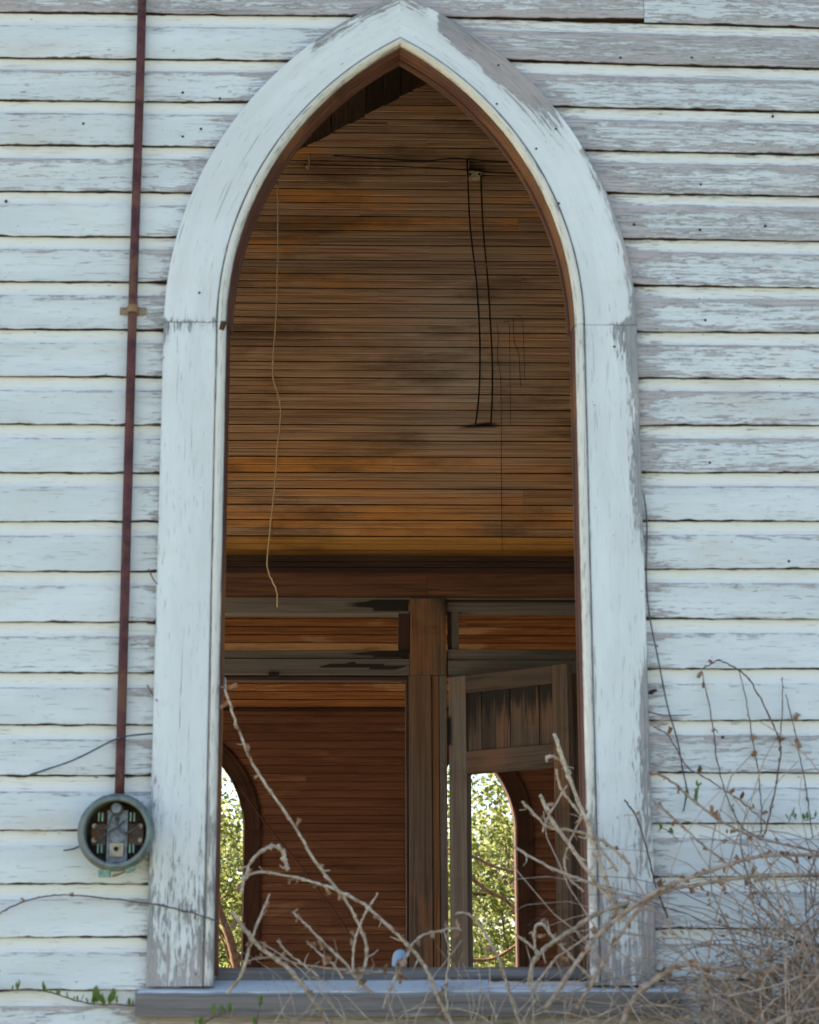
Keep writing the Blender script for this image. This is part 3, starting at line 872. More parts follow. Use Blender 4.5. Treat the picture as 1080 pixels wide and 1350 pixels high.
st = leafv('hinge_stile', 0.0, 0.105, ZFLOOR + 0.02, dz1, 0.0, 'grey_wood', 0.04, n=20)
leafv('lock_stile', W - 0.088, W, ZFLOOR + 0.02, dz1, 0.0, 'post', 0.04, n=20)
leafh('top_rail', 0.106, W - 0.089, dz2, dz1, -0.001, 'door_wood', 0.038, fn=lambda t, s, q: {'stain': 0.5 * max(0, 0.45 - s)})
leafh('middle_rail', 0.106, W - 0.089, dz4, dz3, -0.001, 'door_wood', 0.038)
leafh('bottom_rail', 0.106, W - 0.089, ZFLOOR + 0.02, ZFLOOR + 0.24, -0.001, 'grey_wood', 0.038)
np_ = 6
for k in range(np_):
    s0 = 0.106 + (W - 0.195) * k / np_
    s1 = 0.106 + (W - 0.195) * (k + 1) / np_
    c0 = (0.35, 0.6, 0.5, 0.75, 0.4, 0.55)[k]
    ln = (0.95, 0.7, 0.9, 0.5, 0.85, 0.75)[k]
    wd = (0.55, 0.28, 0.6, 0.35, 0.42, 0.5)[k]
    def drip(t, s, q, c0=c0, ln=ln, wd=wd):
        dn = 1 - t
        return {'stain': max(0.0, 0.95 - 0.98 * dn / ln)}
    leafv('panel_board', s0 + 0.0008, s1 - 0.0008, dz3 + 0.001, dz2 - 0.001, -0.012 - 0.003 * (k % 2), 'door_wood', 0.014, n=18, fn=drip, mid=8)
box('hinge', (0.3435, 4.742, 2.7137), (0.3586, 4.749, 2.8498), 'iron', door)

# ------------------------------------------------------------------ far wall and its windows
FWIN = [(0.962, 1.54, 3.03, 0.0), (-1.533, 1.54, 3.03, 0.0)]
FO = -0.062                   # the far windows are that much narrower to each side
far = thing('back_wall', 'dark red brown board wall across the nave seen through the openings', 'wall', (0, YF, ZFLOOR))
arch_wall('far_sheathing', 'x', YF + 0.02, 0.16, XL, XR, 0.0, lambda s: roof_z(s) - 0.004, [(c, zb, zs, FO + 0.004) for c, zb, zs, o in FWIN] + [(3.4, 1.54, 3.02, 0.0)], 'sheath', far)
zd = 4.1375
zz = 1.10
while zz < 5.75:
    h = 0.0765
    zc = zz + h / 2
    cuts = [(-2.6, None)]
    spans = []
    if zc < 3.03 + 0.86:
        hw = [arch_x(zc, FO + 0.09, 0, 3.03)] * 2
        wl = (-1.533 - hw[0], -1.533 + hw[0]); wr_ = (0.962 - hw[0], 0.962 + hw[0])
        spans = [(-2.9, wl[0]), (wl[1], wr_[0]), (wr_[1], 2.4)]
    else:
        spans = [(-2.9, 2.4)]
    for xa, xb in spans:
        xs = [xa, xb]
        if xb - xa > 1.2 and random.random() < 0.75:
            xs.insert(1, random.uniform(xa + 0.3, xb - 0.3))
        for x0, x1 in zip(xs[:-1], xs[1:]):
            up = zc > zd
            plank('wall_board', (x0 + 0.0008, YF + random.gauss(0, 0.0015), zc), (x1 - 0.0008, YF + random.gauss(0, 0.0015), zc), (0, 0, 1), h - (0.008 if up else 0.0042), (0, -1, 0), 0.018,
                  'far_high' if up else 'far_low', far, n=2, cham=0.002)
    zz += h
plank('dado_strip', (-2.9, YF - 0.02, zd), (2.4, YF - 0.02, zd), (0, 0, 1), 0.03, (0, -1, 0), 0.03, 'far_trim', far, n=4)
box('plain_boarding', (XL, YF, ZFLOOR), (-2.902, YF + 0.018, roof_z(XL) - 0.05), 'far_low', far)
for (c, zb, zs, o), lab in zip(FWIN, ('dark arched window opening with trees outside, seen through the half open door', 'dark arched window opening by the left edge of the wide inner opening, pale sky above bushes')):
    w = thing('arched_window', lab, 'window', (c, YF, zb))
    FC = [(-0.002, 0.18), (-0.003, -0.028), (0.012, -0.036), (0.03, -0.03), (0.14, -0.03), (0.15, -0.036), (0.168, -0.026), (0.168, -0.002), (0.0, -0.0015), (0.002, 0.18)]
    FC = [(q[0] + FO, q[1]) for q in FC]
    for sgn in (-1, 1):
        casing_run('jamb_casing', FC, sgn, 0, 1, 8, 'far_trim', w, True, zb, c, zs, yo=YF)
        casing_run('arch_casing', FC, sgn, 0, 1, 24, 'far_trim', w, False, zb, c, zs, yo=YF)
    box('sill', (c - 0.7, YF - 0.08, zb - 0.04), (c + 0.7, YF + 0.19, zb), 'far_trim', w)

# ------------------------------------------------------------------ service pipe and meter base
pipe = thing('conduit_pipe', 'thin dark red metal pipe running up the white boards to the frame top', 'pipe', (-0.7306, -0.0300, 1.9900))
tube('pipe', [((-0.7366, -0.0180, 4.3338)[0] - 0.026, -0.018, 5.6), (-0.7366, -0.0180, 4.3338), (-0.7352, -0.0180, 3.3091), (-0.7306, -0.0180, 1.9776)], 0.0125, 0.0125, 'conduit', pipe, per=14, sides=16, knob=0.01)
sp = (-0.7352, -0.0180, 3.3091)
srs = []
for x, y in ((-0.036, -0.004), (-0.017, -0.005), (-0.0135, -0.022), (-0.008, -0.0315), (0, -0.034), (0.008, -0.0315), (0.0135, -0.022), (0.017, -0.005), (0.036, -0.004)):
    srs.append([(sp[0] + x, y, sp[2] - 0.011), (sp[0] + x, y - 0.0022, sp[2] - 0.0095), (sp[0] + x, y - 0.0022, sp[2] + 0.0095), (sp[0] + x, y, sp[2] + 0.011)])
strap = ring_mesh('strap', srs, 'strap', pipe)
for s in (-1, 1):
    disc('screw', (sp[0] + s * 0.027, -0.0092, sp[2]), 0.0062, 0.004, 'zinc', strap, 10)

mc = Vector((-0.7299, -0.0600, 1.8847))
meter = thing('meter_socket', 'round grey green electric meter base without its glass, beside the window casing', 'meter', tuple(mc))
disc_ring('housing', mc, [(0.088, 0.058), (0.090, 0.0), (0.0965, -0.006), (0.0985, -0.014), (0.097, -0.022), (0.092, -0.026), (0.084, -0.0245), (0.080, -0.017), (0.080, 0.04), (0.080, 0.058)], 'meter', meter, 56)
disc_ring('rim', mc, [(0.0915, -0.027), (0.0905, -0.0335), (0.084, -0.0355), (0.0785, -0.031), (0.0785, -0.022), (0.083, -0.025)], 'meter', meter, 56)
disc('back_plate', (mc.x, mc.y + 0.026, mc.z), 0.0795, 0.03, 'meter_in', meter, 40)
# centre bracket: foot, dome, cap
box('bracket', (mc.x - 0.026, mc.y + 0.012, mc.z - 0.074), (mc.x + 0.026, mc.y + 0.025, mc.z + 0.058), 'zinc', meter)
disc('bracket_boss', (mc.x, mc.y + 0.0045, mc.z - 0.008), 0.022, 0.008, 'zinc', meter, 20)
box('bracket_foot', (mc.x - 0.017, mc.y + 0.004, mc.z - 0.060), (mc.x + 0.017, mc.y + 0.0115, mc.z - 0.026), 'porcelain', meter)
disc('screw_hole', (mc.x - 0.001, mc.y + 0.002, mc.z - 0.040), 0.006, 0.003, 'wire', meter, 10)
disc('screw_hole', (mc.x - 0.001, mc.y + 0.009, mc.z + 0.036), 0.0055, 0.004, 'wire', meter, 10)
disc('pipe_end', (mc.x - 0.002, mc.y - 0.012, mc.z + 0.062), 0.0165, 0.036, 'zinc', meter, 16)
for sx in (-1, 1):
    box('bus_block', (mc.x + sx * 0.029 - 0.0 if sx > 0 else mc.x - 0.066, mc.y + 0.014, mc.z - 0.030), (mc.x + 0.066 if sx > 0 else mc.x - 0.029, mc.y + 0.0255, mc.z + 0.024), 'meter_in', meter)
    for sz in (-1, 1):
        cx_, cz_ = mc.x + sx * 0.0405, mc.z + (0.040 if sz > 0 else -0.040)
        j = box('jaw', (cx_ - 0.0075, mc.y - 0.006, cz_ - 0.011), (cx_ - 0.0035, mc.y + 0.0255, cz_ + 0.011), 'verdigris', meter)
        box('jaw', (cx_ + 0.0015, mc.y - 0.006, cz_ - 0.011), (cx_ + 0.0055, mc.y + 0.0255, cz_ + 0.011), 'verdigris', meter)
        disc('terminal_screw', (mc.x + sx * 0.059, mc.y + 0.006, mc.z + (0.018 if sz > 0 else -0.018)), 0.0065, 0.008, 'porcelain', meter, 10)
yw = mc.y + 0.002
def mw(pts): return [(mc.x + a, yw + c, mc.z + b) for a, b, c in pts]
tube('lead_wire', mw([(-0.004, 0.056, 0), (-0.014, 0.040, -0.003), (-0.022, 0.018, -0.004), (-0.038, 0.011, -0.003), (-0.057, 0.017, 0.002)]), 0.0026, 0.0022, 'wire_grey', meter)
tube('lead_wire', mw([(0.018, 0.030, 0), (0.004, 0.016, -0.006), (-0.020, 0.002, -0.006), (-0.040, -0.012, -0.004), (-0.057, -0.017, 0.002)]), 0.0026, 0.0022, 'wire_grey', meter)
tube('lead_wire', mw([(0.002, 0.052, 0), (0.001, 0.018, -0.003), (0.012, 0.003, -0.005), (0.028, 0.0, -0.004), (0.044, 0.010, -0.003), (0.058, 0.018, 0.002)]), 0.0026, 0.0022, 'wire_grey', meter)
box('latch', (mc.x - 0.041, mc.y - 0.024, mc.z - 0.112), (mc.x - 0.011, mc.y - 0.004, mc.z - 0.094), 'verdigris', meter)
plank('latch', (mc.x + 0.027, mc.y - 0.022, mc.z - 0.097), (mc.x + 0.050, mc.y - 0.022, mc.z - 0.088), (-0.36, 0, 0.93), 0.013, (0, -1, 0), 0.016, 'verdigris', meter)
tube('latch_pin', [(mc.x - 0.006, mc.y - 0.016, mc.z - 0.110), (mc.x + 0.012, mc.y - 0.016, mc.z - 0.105), (mc.x + 0.030, mc.y - 0.016, mc.z - 0.097)], 0.0025, 0.002, 'strap', meter)

# ------------------------------------------------------------------ wires and cords
wir = thing('hanging_wires', 'pair of black wires hanging from a porcelain block on the brown inner wall', 'wires', (0.5144, 4.7700, 5.7652))
tube('wire', [(0.473,4.750,5.839),(0.476,4.750,5.730),(0.486,4.750,5.451),(0.515,4.750,5.154),(0.528,4.750,4.903),(0.529,4.750,4.696),(0.520,4.750,4.510),(0.502,4.750,4.367)], 0.0045, 0.0045, 'wire', wir)
tube('wire', [(0.545,4.750,5.744),(0.554,4.750,5.452),(0.575,4.750,5.155),(0.587,4.750,4.903),(0.593,4.750,4.696),(0.590,4.750,4.511),(0.581,4.750,4.368)], 0.0045, 0.0045, 'wire', wir)
tube('cross_wire', [(-0.238,4.755,5.856),(0.005,4.755,5.841),(0.247,4.755,5.830),(0.409,4.755,5.845),(0.652,4.755,5.829),(0.895,4.755,5.827)], 0.004, 0.004, 'wire', wir)
tube('cross_wire', [(-0.398,4.752,5.801),(0.005,4.752,5.796),(0.247,4.752,5.790),(0.481,4.752,5.779),(0.554,4.752,5.771),(0.651,4.752,5.763),(0.893,4.752,5.757)], 0.004, 0.004, 'wire', wir)
blk = thing('insulator_block', 'small pale porcelain insulator block on the brown boards above two black wires', 'insulator', (0.5084, 4.7400, 5.7523))
box('block', (0.4708, 4.7550, 5.7389), tuple(Vector((0.5520, 4.7550, 5.7743)) + Vector((0, 0.04, 0))), 'porcelain', blk)
for p in ((0.4890, 4.7530, 5.7556), (0.5375, 4.7530, 5.7560)):
    disc('screw', p, 0.007, 0.006, 'iron', blk, 8)
box('strip', (0.4717, 4.7650, 5.7800), tuple(Vector((0.4846, 4.7650, 5.8497)) + Vector((0, 0.03, 0))), 'porcelain', blk)
hk = thing('wall_hook', 'little brass coloured bracket near the arch top on the left of the brown boards', 'hook', (-0.3690, 4.7000, 5.7961))
tube('hook', [(-0.366,4.740,5.852),(-0.366,4.740,5.809),(-0.374,4.740,5.775),(-0.378,4.740,5.792)], 0.006, 0.006, 'porcelain', hk)
for nm, pts, lab, r in (
    ('scratch_wire', [(0.622,4.785,4.937),(0.629,4.785,4.853),(0.623,4.785,4.749),(0.638,4.785,4.625),(0.638,4.785,4.378),(0.634,4.785,4.054),(0.633,4.785,3.710)], 'hair thin dark wire running down the brown boards right of the black wires', 0.0014),
    ('scratch_wire', [(0.658,4.786,4.937),(0.686,4.786,4.933),(0.688,4.786,4.833),(0.686,4.786,4.379)], 'hair thin dark wire with a hooked top beside the black wires', 0.0013),
    ('scratch_wire', [(0.710,4.784,4.958),(0.712,4.784,4.832),(0.735,4.784,4.758),(0.740,4.784,4.625),(0.744,4.784,4.584)], 'short kinked thin wire on the brown boards near the right jamb', 0.0015),
    ('scratch_wire', [(0.722,4.783,4.978),(0.754,4.783,4.958),(0.760,4.783,4.874),(0.764,4.783,4.625)], 'short straight thin wire on the brown boards next to the right jamb', 0.0014)):
    put(tube(nm, pts, r, r, 'wire', jit=0.0), None, lab, 'wire')
put(tube('pull_cord', [(-0.522,4.450,5.573),(-0.515,4.450,5.324),(-0.518,4.450,4.915),(-0.533,4.450,4.592),(-0.524,4.450,4.493),(-0.492,4.450,4.362),(-0.504,4.450,4.158),(-0.517,4.450,3.963),(-0.536,4.450,3.731),(-0.549,4.450,3.578),(-0.530,4.450,3.502),(-0.499,4.450,3.427),(-0.494,4.450,3.351)], 0.0046, 0.0038, 'cord', jit=0.0012), None, 'thin pale frayed cord hanging down in front of the brown boards', 'cord')
put(tube('slack_wire', [(-0.902,9.000,2.939),(-0.729,9.000,2.702),(-0.488,9.000,2.414),(-0.249,9.000,2.103),(-0.091,9.000,1.872)], 0.005, 0.005, 'far_trim'), None, 'thin brown wire slanting down inside the nave before the dark red wall', 'wire')
put(tube('loose_wire', [(-0.964,-0.006,2.039),(-0.920,-0.014,2.052),(-0.847,-0.016,2.078),(-0.748,-0.036,2.125),(-0.709,-0.036,2.136),(-0.652,-0.020,2.144),(-0.640,-0.020,2.144)], 0.0022, 0.0022, 'wire_grey'), None, 'loose grey wire crossing the white boards behind the red pipe above the meter', 'wire')
put(tube('loose_wire', [(0.654,-0.020,2.792),(0.661,-0.012,2.714),(0.655,-0.012,2.568),(0.660,-0.012,2.464),(0.680,-0.012,2.342),(0.700,-0.012,2.221),(0.723,-0.012,2.131),(0.735,-0.012,2.051),(0.743,-0.012,2.002),(0.735,-0.012,1.950),(0.731,-0.012,1.946)], 0.002, 0.002, 'wire_grey'), None, 'long thin blue grey wire dangling on the white boards beside the right casing', 'wire')
put(tube('meter_wire', [(-0.870,-0.012,1.844),(-0.854,-0.012,1.846),(-0.835,-0.012,1.852),(-0.814,-0.030,1.868)], 0.002, 0.002, 'wire_grey'), None, 'short thin wire end running into the left side of the meter', 'wire')

# ------------------------------------------------------------------ trees and bushes beyond the far windows
def leaf_cloud(name, centres, per, spread, size, mat, parent, seed, **kw):
    rd = random.Random(seed)
    vs2, fs2 = [], []
    for c in centres:
        for _ in range(per):
            p = Vector(c) + Vector((rd.gauss(0, spread), rd.gauss(0, spread), rd.gauss(0, spread * 0.8)))
            d = Vector((rd.gauss(0, 1), rd.gauss(0, 1), rd.gauss(0, 0.7) - 0.25)).normalized()
            s = d.cross(Vector((rd.gauss(0, 1), rd.gauss(0, 1), rd.gauss(0, 1)))).normalized()
            L = size * rd.uniform(0.6, 1.35)
            b = len(vs2)
            vs2 += [tuple(p), tuple(p + d * L * 0.5 + s * L * 0.27), tuple(p + d * L), tuple(p + d * L * 0.5 - s * L * 0.27)]
            fs2.append((b, b + 1, b + 2, b + 3))
    me = bpy.data.meshes.new(name)
    me.from_pydata(vs2, [], fs2)
    me.uv_layers.new(name='UVMap')
    return finish(name, me, mat, parent, **kw)

def tree(name, base, lean, h, cc, cr, ncl, per, lab, cat, seed, tr=0.1, size=0.078, spread=0.17, leaf='tree_leaf'):
    rd = random.Random(seed)
    t = thing(name, lab, cat, base)
    base = Vector(base)
    top = base + Vector(lean) + Vector((0, 0, h))
    path = smooth_path([base, base.lerp(top, 0.35) + Vector((0.08, 0.05, 0)), base.lerp(top, 0.7) - Vector((0.06, 0, 0)), top], 5)
    ring_mesh('trunk', tube_rings(path, tr, tr * 0.35, 8, 0.06), 'bark', t, smooth=True)
    cs = []
    cc, cr = Vector(cc), Vector(cr)
    while len(cs) < ncl:
        q = Vector((rd.uniform(-1, 1), rd.uniform(-1, 1), rd.uniform(-1, 1)))
        if 0.15 < q.length < 1 and rd.random() < 0.35 + 0.65 * q.length:
            cs.append(cc + Vector((q.x * cr.x, q.y * cr.y, q.z * cr.z)))
    vs2 = []
    for k in range(0, min(ncl, 70)):
        s = path[rd.randrange(len(path) // 3, len(path))]
        e = cs[k]
        m = s.lerp(e, 0.5) + Vector((rd.gauss(0, 0.1), rd.gauss(0, 0.1), rd.gauss(0.05, 0.1)))
        if k < 12:
            ring_mesh('branch', tube_rings(smooth_path([s, m, e], 4), tr * 0.30, 0.008, 5, 0.05), 'bark', t, smooth=True)
    leaf_cloud('crown', cs, per, spread, size, leaf, t, seed + 5)
    return t
big = tree('broadleaf_tree', (2.7, 21.5, 0), (-0.7, 0, 0), 3.4, (1.75, 21.3, 3.5), (2.0, 1.6, 2.2), 150, 125, 'sunlit green broadleaf tree filling the window seen through the door', 'tree', 3, 0.12)
bush = tree('leafy_bush', (-1.42, 19.6, 0), (-0.55, 0, 0), 2.7, (-1.75, 20.2, 2.35), (1.3, 1.3, 1.75), 105, 120, 'yellow green bush with slanting reddish stem behind the narrow left window', 'bush', 8, 0.075)
for pts, r in (([(-1.216,18.500,0.855),(-1.338,18.500,1.521),(-1.421,18.500,1.858),(-1.505,18.500,2.197),(-1.623,18.500,2.496),(-1.742,18.500,2.796)], 0.055),):
    tube('stem', pts, r, r * 0.8, 'bark', bush, sides=8)
for pts, r in (([(1.031,19.400,3.311),(1.377,19.400,3.193),(1.577,19.400,3.094),(2.032,19.400,2.976)], 0.022), ([(1.121,19.400,3.112),(1.320,19.400,2.950),(1.528,19.400,2.789),(1.735,19.400,2.681),(2.022,19.400,2.377)], 0.03), ([(1.112,19.400,2.025),(1.382,19.400,1.990),(1.609,19.400,2.024),(1.928,19.400,2.218)], 0.026)):
    tube('branch', pts, r, r * 0.6, 'bark', big, sides=6)
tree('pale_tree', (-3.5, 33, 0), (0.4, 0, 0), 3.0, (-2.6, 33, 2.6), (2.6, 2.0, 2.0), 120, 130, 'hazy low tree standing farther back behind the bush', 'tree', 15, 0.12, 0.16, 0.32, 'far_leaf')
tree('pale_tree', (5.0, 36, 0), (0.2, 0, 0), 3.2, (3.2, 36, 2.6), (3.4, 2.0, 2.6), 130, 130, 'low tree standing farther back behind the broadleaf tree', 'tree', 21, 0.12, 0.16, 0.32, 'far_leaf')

# ------------------------------------------------------------------ dry canes, each traced at its own depth before the wall
def leaf_mesh(name, L, w, curl):
    vs2 = [(0, 0, 0), (L * 0.35, w, curl * 0.4), (L * 0.35, -w, curl * 0.5), (L * 0.75, w * 0.75, curl), (L * 0.75, -w * 0.6, curl * 1.3), (L, 0, curl * 0.3), (L * 0.4, 0, -curl * 0.2), (L * 0.78, 0, curl * 0.4)]
    fs2 = [(0, 2, 6), (0, 6, 1), (2, 4, 7, 6), (6, 7, 3, 1), (4, 5, 7), (7, 5, 3)]
    me = bpy.data.meshes.new(name)
    me.from_pydata(vs2, [], fs2)
    me.uv_layers.new(name='UVMap')
    return me
DRY = [leaf_mesh('dry_leaf', 0.020, 0.006, 0.009), leaf_mesh('dry_leaf', 0.015, 0.007, -0.007), leaf_mesh('dry_leaf', 0.025, 0.005, 0.010)]
for m_ in DRY:
    m_.materials.append(M['dry_leaf'])
GRN = [leaf_mesh('green_leaf', 0.026, 0.0065, 0.004), leaf_mesh('green_leaf', 0.019, 0.005, -0.003)]
for m_ in GRN:
    m_.materials.append(M['green_leaf'])
def stick_leaves(parent, path, count, meshes, name, scale=1.0, up=False, t0=0.0, t1=1.0):
    off = Vector(parent_loc(parent))
    for k in range(count):
        q = path[min(len(path) - 1, int((t0 + (t1 - t0) * random.random()) * len(path)))]
        o = bpy.data.objects.new(name, random.choice(meshes))
        col.objects.link(o)
        o.parent = parent
        o.location = q - off
        s = scale * random.uniform(0.6, 1.5)
        o.scale = (s, s, s)
        if up:
            o.rotation_euler = (random.uniform(-0.7, 0.7), R(-90) + random.gauss(0, 0.45), random.uniform(-2, 2))
        else:
            o.rotation_euler = (random.uniform(0, 6.28), random.uniform(0, 6.28), random.uniform(0, 6.28))
def tubes_mesh(name, tubes, mat):
    vs2, fs2 = [], []
    for rg in tubes:
        n = len(rg[0])
        b = len(vs2)
        for q in rg:
            vs2 += q
        for i in range(len(rg) - 1):
            for j in range(n):
                k2 = (j + 1) % n
                fs2.append((b + i * n + j, b + i * n + k2, b + (i + 1) * n + k2, b + (i + 1) * n + j))
        fs2.append(tuple(range(b + n - 1, b - 1, -1)))
        e = b + (len(rg) - 1) * n
        fs2.append(tuple(range(e, e + n)))
    me = bpy.data.meshes.new(name)
    me.from_pydata(vs2, [], fs2)
    me.uv_layers.new(name='UVMap')
    return finish(name, me, mat, None, True)
def twiglets(path, r0, r1, count):
    out = []
    for _ in range(count):
        i = random.randrange(2, len(path) - 1)
        c = path[i]
        d = (path[i] - path[i - 1]).normalized()
        w = Vector((random.gauss(0, 1), random.gauss(0, 0.5), random.gauss(0, 1)))
        w = (w - d * w.dot(d) * 0.3).normalized()
        L = random.choice((0.006, 0.008, 0.012, 0.02, 0.035))
        r = r0 + (r1 - r0) * i / len(path)
        pts = [c, c + w * L * 0.5 + d * L * 0.1, c + w * L + d * L * random.uniform(-0.4, 0.4)]
        out.append(tube_rings(pts, r * 0.55, r * 0.25, 5, 0.1))
    # swollen nodes
    for i in range(4, len(path) - 3, 5):
        d = (path[i + 1] - path[i]).normalized()
        r = (r0 + (r1 - r0) * i / len(path)) * random.uniform(1.15, 1.45)
        out.append(tube_rings([path[i] - d * r, path[i], path[i] + d * r], r * 0.8, r * 0.8, 6, 0.1))
    return out
def cane(pts, r0, r1, mat, lab, leaves=0, name='dry_cane', cat='cane', group='dry canes before the window', meshes=None, lname='dry_leaf', jit=0.0008, **kw):
    path = smooth_path(pts, 7)
    path = [q + Vector((random.gauss(0, jit), random.gauss(0, jit), random.gauss(0, jit))) for q in path]
    o = tubes_mesh(name, [tube_rings(path, r0 * 0.85, r1 * 0.85, 7, 0.16)] + twiglets(path, r0, r1, 1 + len(path) // 9 if cat == 'cane' else 0), mat)
    put(o, None, lab, cat, group)
    if leaves:
        stick_leaves(o, path, leaves, meshes or DRY, lname, **kw)
    return o
cane([(-0.469,0.040,2.302),(-0.458,-0.030,2.247),(-0.431,-0.030,2.167),(-0.394,-0.030,2.078),(-0.350,-0.030,2.006),(-0.282,-0.030,1.910),(-0.215,-0.030,1.802),(-0.152,-0.030,1.725),(-0.113,-0.030,1.659),(-0.092,-0.030,1.600),(-0.098,-0.030,1.544),(-0.117,-0.060,1.502)], 0.0035, 0.0052, 'cane', 'long pale cane arching down from the left jamb to the sill', 16)
cane([(-0.421,-0.080,1.742),(-0.368,-0.080,1.784),(-0.252,-0.080,1.765),(-0.175,-0.080,1.742),(-0.098,-0.080,1.702),(-0.022,-0.080,1.636),(0.032,-0.080,1.580),(0.070,-0.080,1.520),(0.092,-0.080,1.464),(0.134,-0.080,1.390)], 0.0036, 0.0058, 'cane', 'pale cane with dead leaf tufts sweeping across the sill middle', 22)
cane([(-0.408,-0.100,1.730),(-0.390,-0.100,1.798),(-0.358,-0.100,1.835),(-0.326,-0.100,1.847),(-0.306,-0.100,1.835),(-0.298,-0.100,1.811),(-0.292,-0.100,1.786)], 0.0042, 0.0062, 'cane', 'smooth pale cane tip bent over like a hook', 0)
cane([(-0.429,-0.120,1.687),(-0.398,-0.120,1.641),(-0.354,-0.120,1.594),(-0.297,-0.120,1.553),(-0.249,-0.120,1.502),(-0.201,-0.120,1.438),(-0.173,-0.120,1.392)], 0.0055, 0.0068, 'cane', 'thick whitish cane slanting over the sill below the hooked tip', 5)
cane([(-0.337,-0.070,1.731),(-0.363,-0.070,1.667),(-0.385,-0.070,1.605),(-0.406,-0.070,1.531),(-0.440,-0.070,1.484)], 0.0035, 0.005, 'cane', 'short straight cane leaning right before the dark casing of the narrow window', 3)
cane([(-0.281,-0.050,1.687),(-0.252,-0.050,1.662),(-0.213,-0.050,1.622),(-0.146,-0.050,1.558),(-0.117,-0.050,1.521)], 0.003, 0.0048, 'cane', 'straight cane with a leafy tip rising before the dark red wall', 6)
cane([(-0.244,-0.060,1.614),(-0.213,-0.060,1.584),(-0.174,-0.060,1.554),(-0.151,-0.060,1.521)], 0.0026, 0.004, 'cane', 'short leafy twig low over the sill left of centre', 7)
cane([(-0.317,-0.060,1.615),(-0.293,-0.060,1.586),(-0.255,-0.060,1.558),(-0.212,-0.060,1.525)], 0.0026, 0.0036, 'cane', 'short bare forked twig low over the sill at the left', 2)
cane([(-0.063,-0.050,1.732),(-0.094,-0.050,1.684),(-0.117,-0.050,1.630),(-0.125,-0.050,1.577),(-0.121,-0.050,1.530),(-0.075,-0.050,1.483)], 0.0028, 0.0042, 'cane', 'thin upright twig crossing the long arching cane', 4)
cane([(-0.404,-0.050,1.563),(-0.328,-0.050,1.574),(-0.251,-0.050,1.555),(-0.155,-0.050,1.543),(-0.059,-0.050,1.537),(-0.002,-0.050,1.532)], 0.0026, 0.003, 'cane_brown', 'brown twig lying along the stool of the window', 14)
cane([(0.147,-0.090,1.639),(0.131,-0.090,1.643),(0.103,-0.090,1.639),(0.055,-0.090,1.628),(0.026,-0.090,1.607),(0.007,-0.090,1.572),(-0.022,-0.090,1.520),(-0.050,-0.090,1.446)], 0.0030, 0.0040, 'cane', 'leafy twig curling right over the grey sill below the post', 12)
cane([(0.103,-0.090,1.637),(0.114,-0.090,1.603),(0.115,-0.090,1.557),(0.107,-0.090,1.501),(0.114,-0.090,1.418)], 0.0022, 0.003, 'cane', 'thin stem hanging from the leafy curled twig below the post', 2)
cane([(0.132,-0.120,1.677),(0.153,-0.120,1.681),(0.180,-0.120,1.664),(0.215,-0.120,1.612),(0.243,-0.120,1.556),(0.265,-0.120,1.482),(0.297,-0.120,1.390)], 0.0030, 0.005, 'cane', 'pale cane with a drooping tip before the door opening', 2)
cane([(0.391,-0.100,2.133),(0.417,-0.100,2.051),(0.448,-0.100,1.963),(0.474,-0.100,1.896),(0.488,-0.100,1.839),(0.517,-0.100,1.762),(0.538,-0.100,1.668)], 0.0058, 0.0064, 'cane', 'thick pale straight cane pointing up beside the right jamb, tallest of its clump', 0)
cane([(0.351,-0.100,1.977),(0.385,-0.100,1.906),(0.432,-0.100,1.839),(0.469,-0.100,1.785),(0.516,-0.100,1.724),(0.557,-0.100,1.658)], 0.0052, 0.006, 'cane', 'thick pale straight cane crossing in front of the right jamb, second tallest', 0)
cane([(0.371,-0.090,2.065),(0.376,-0.090,2.077),(0.399,-0.090,2.073),(0.418,-0.090,2.056),(0.431,-0.090,2.032)], 0.0040, 0.0045, 'cane', 'small hooked shoot beside the tallest pale cane', 0)
cane([(0.306,-0.080,1.963),(0.329,-0.080,1.940),(0.371,-0.080,1.898),(0.422,-0.080,1.890),(0.468,-0.080,1.880),(0.522,-0.080,1.855),(0.579,-0.080,1.802)], 0.0038, 0.0046, 'cane', 'forked cane reaching left before the far window casing', 3)
cane([(0.396,-0.080,2.045),(0.406,-0.080,1.998),(0.440,-0.080,1.950),(0.469,-0.080,1.913),(0.502,-0.080,1.850),(0.549,-0.080,1.783)], 0.0034, 0.0044, 'cane', 'bent knotty cane between the two thick pale canes', 3)
cane([(0.425,-0.070,2.005),(0.399,-0.070,1.966),(0.372,-0.070,1.918),(0.360,-0.070,1.887)], 0.0026, 0.0034, 'cane', 'thin twig bridging the two thick pale canes', 2)
cane([(0.471,-0.070,1.937),(0.442,-0.070,1.889),(0.422,-0.070,1.841),(0.413,-0.070,1.803),(0.428,-0.070,1.764),(0.462,-0.070,1.736)], 0.0028, 0.0034, 'cane', 'curved twig bowing left of the right jamb', 1)
cane([(0.282,-0.110,1.844),(0.344,-0.110,1.809),(0.401,-0.110,1.781),(0.468,-0.110,1.756),(0.553,-0.110,1.724),(0.629,-0.110,1.686)], 0.0034, 0.0050, 'cane', 'long pale cane slanting down right across the right jamb', 0)
cane([(0.312,-0.150,1.500),(0.316,-0.150,1.537),(0.328,-0.150,1.566),(0.365,-0.150,1.601),(0.432,-0.150,1.644),(0.490,-0.150,1.679),(0.567,-0.150,1.703)], 0.0056, 0.007, 'cane', 'thick white cane elbow rising over the right end of the sill', 1)
cane([(0.334,-0.130,1.570),(0.327,-0.130,1.611),(0.331,-0.130,1.645),(0.350,-0.130,1.650),(0.376,-0.130,1.617),(0.423,-0.130,1.566),(0.469,-0.130,1.518)], 0.0040, 0.0045, 'cane', 'looped cane tip over the right end of the sill', 6)
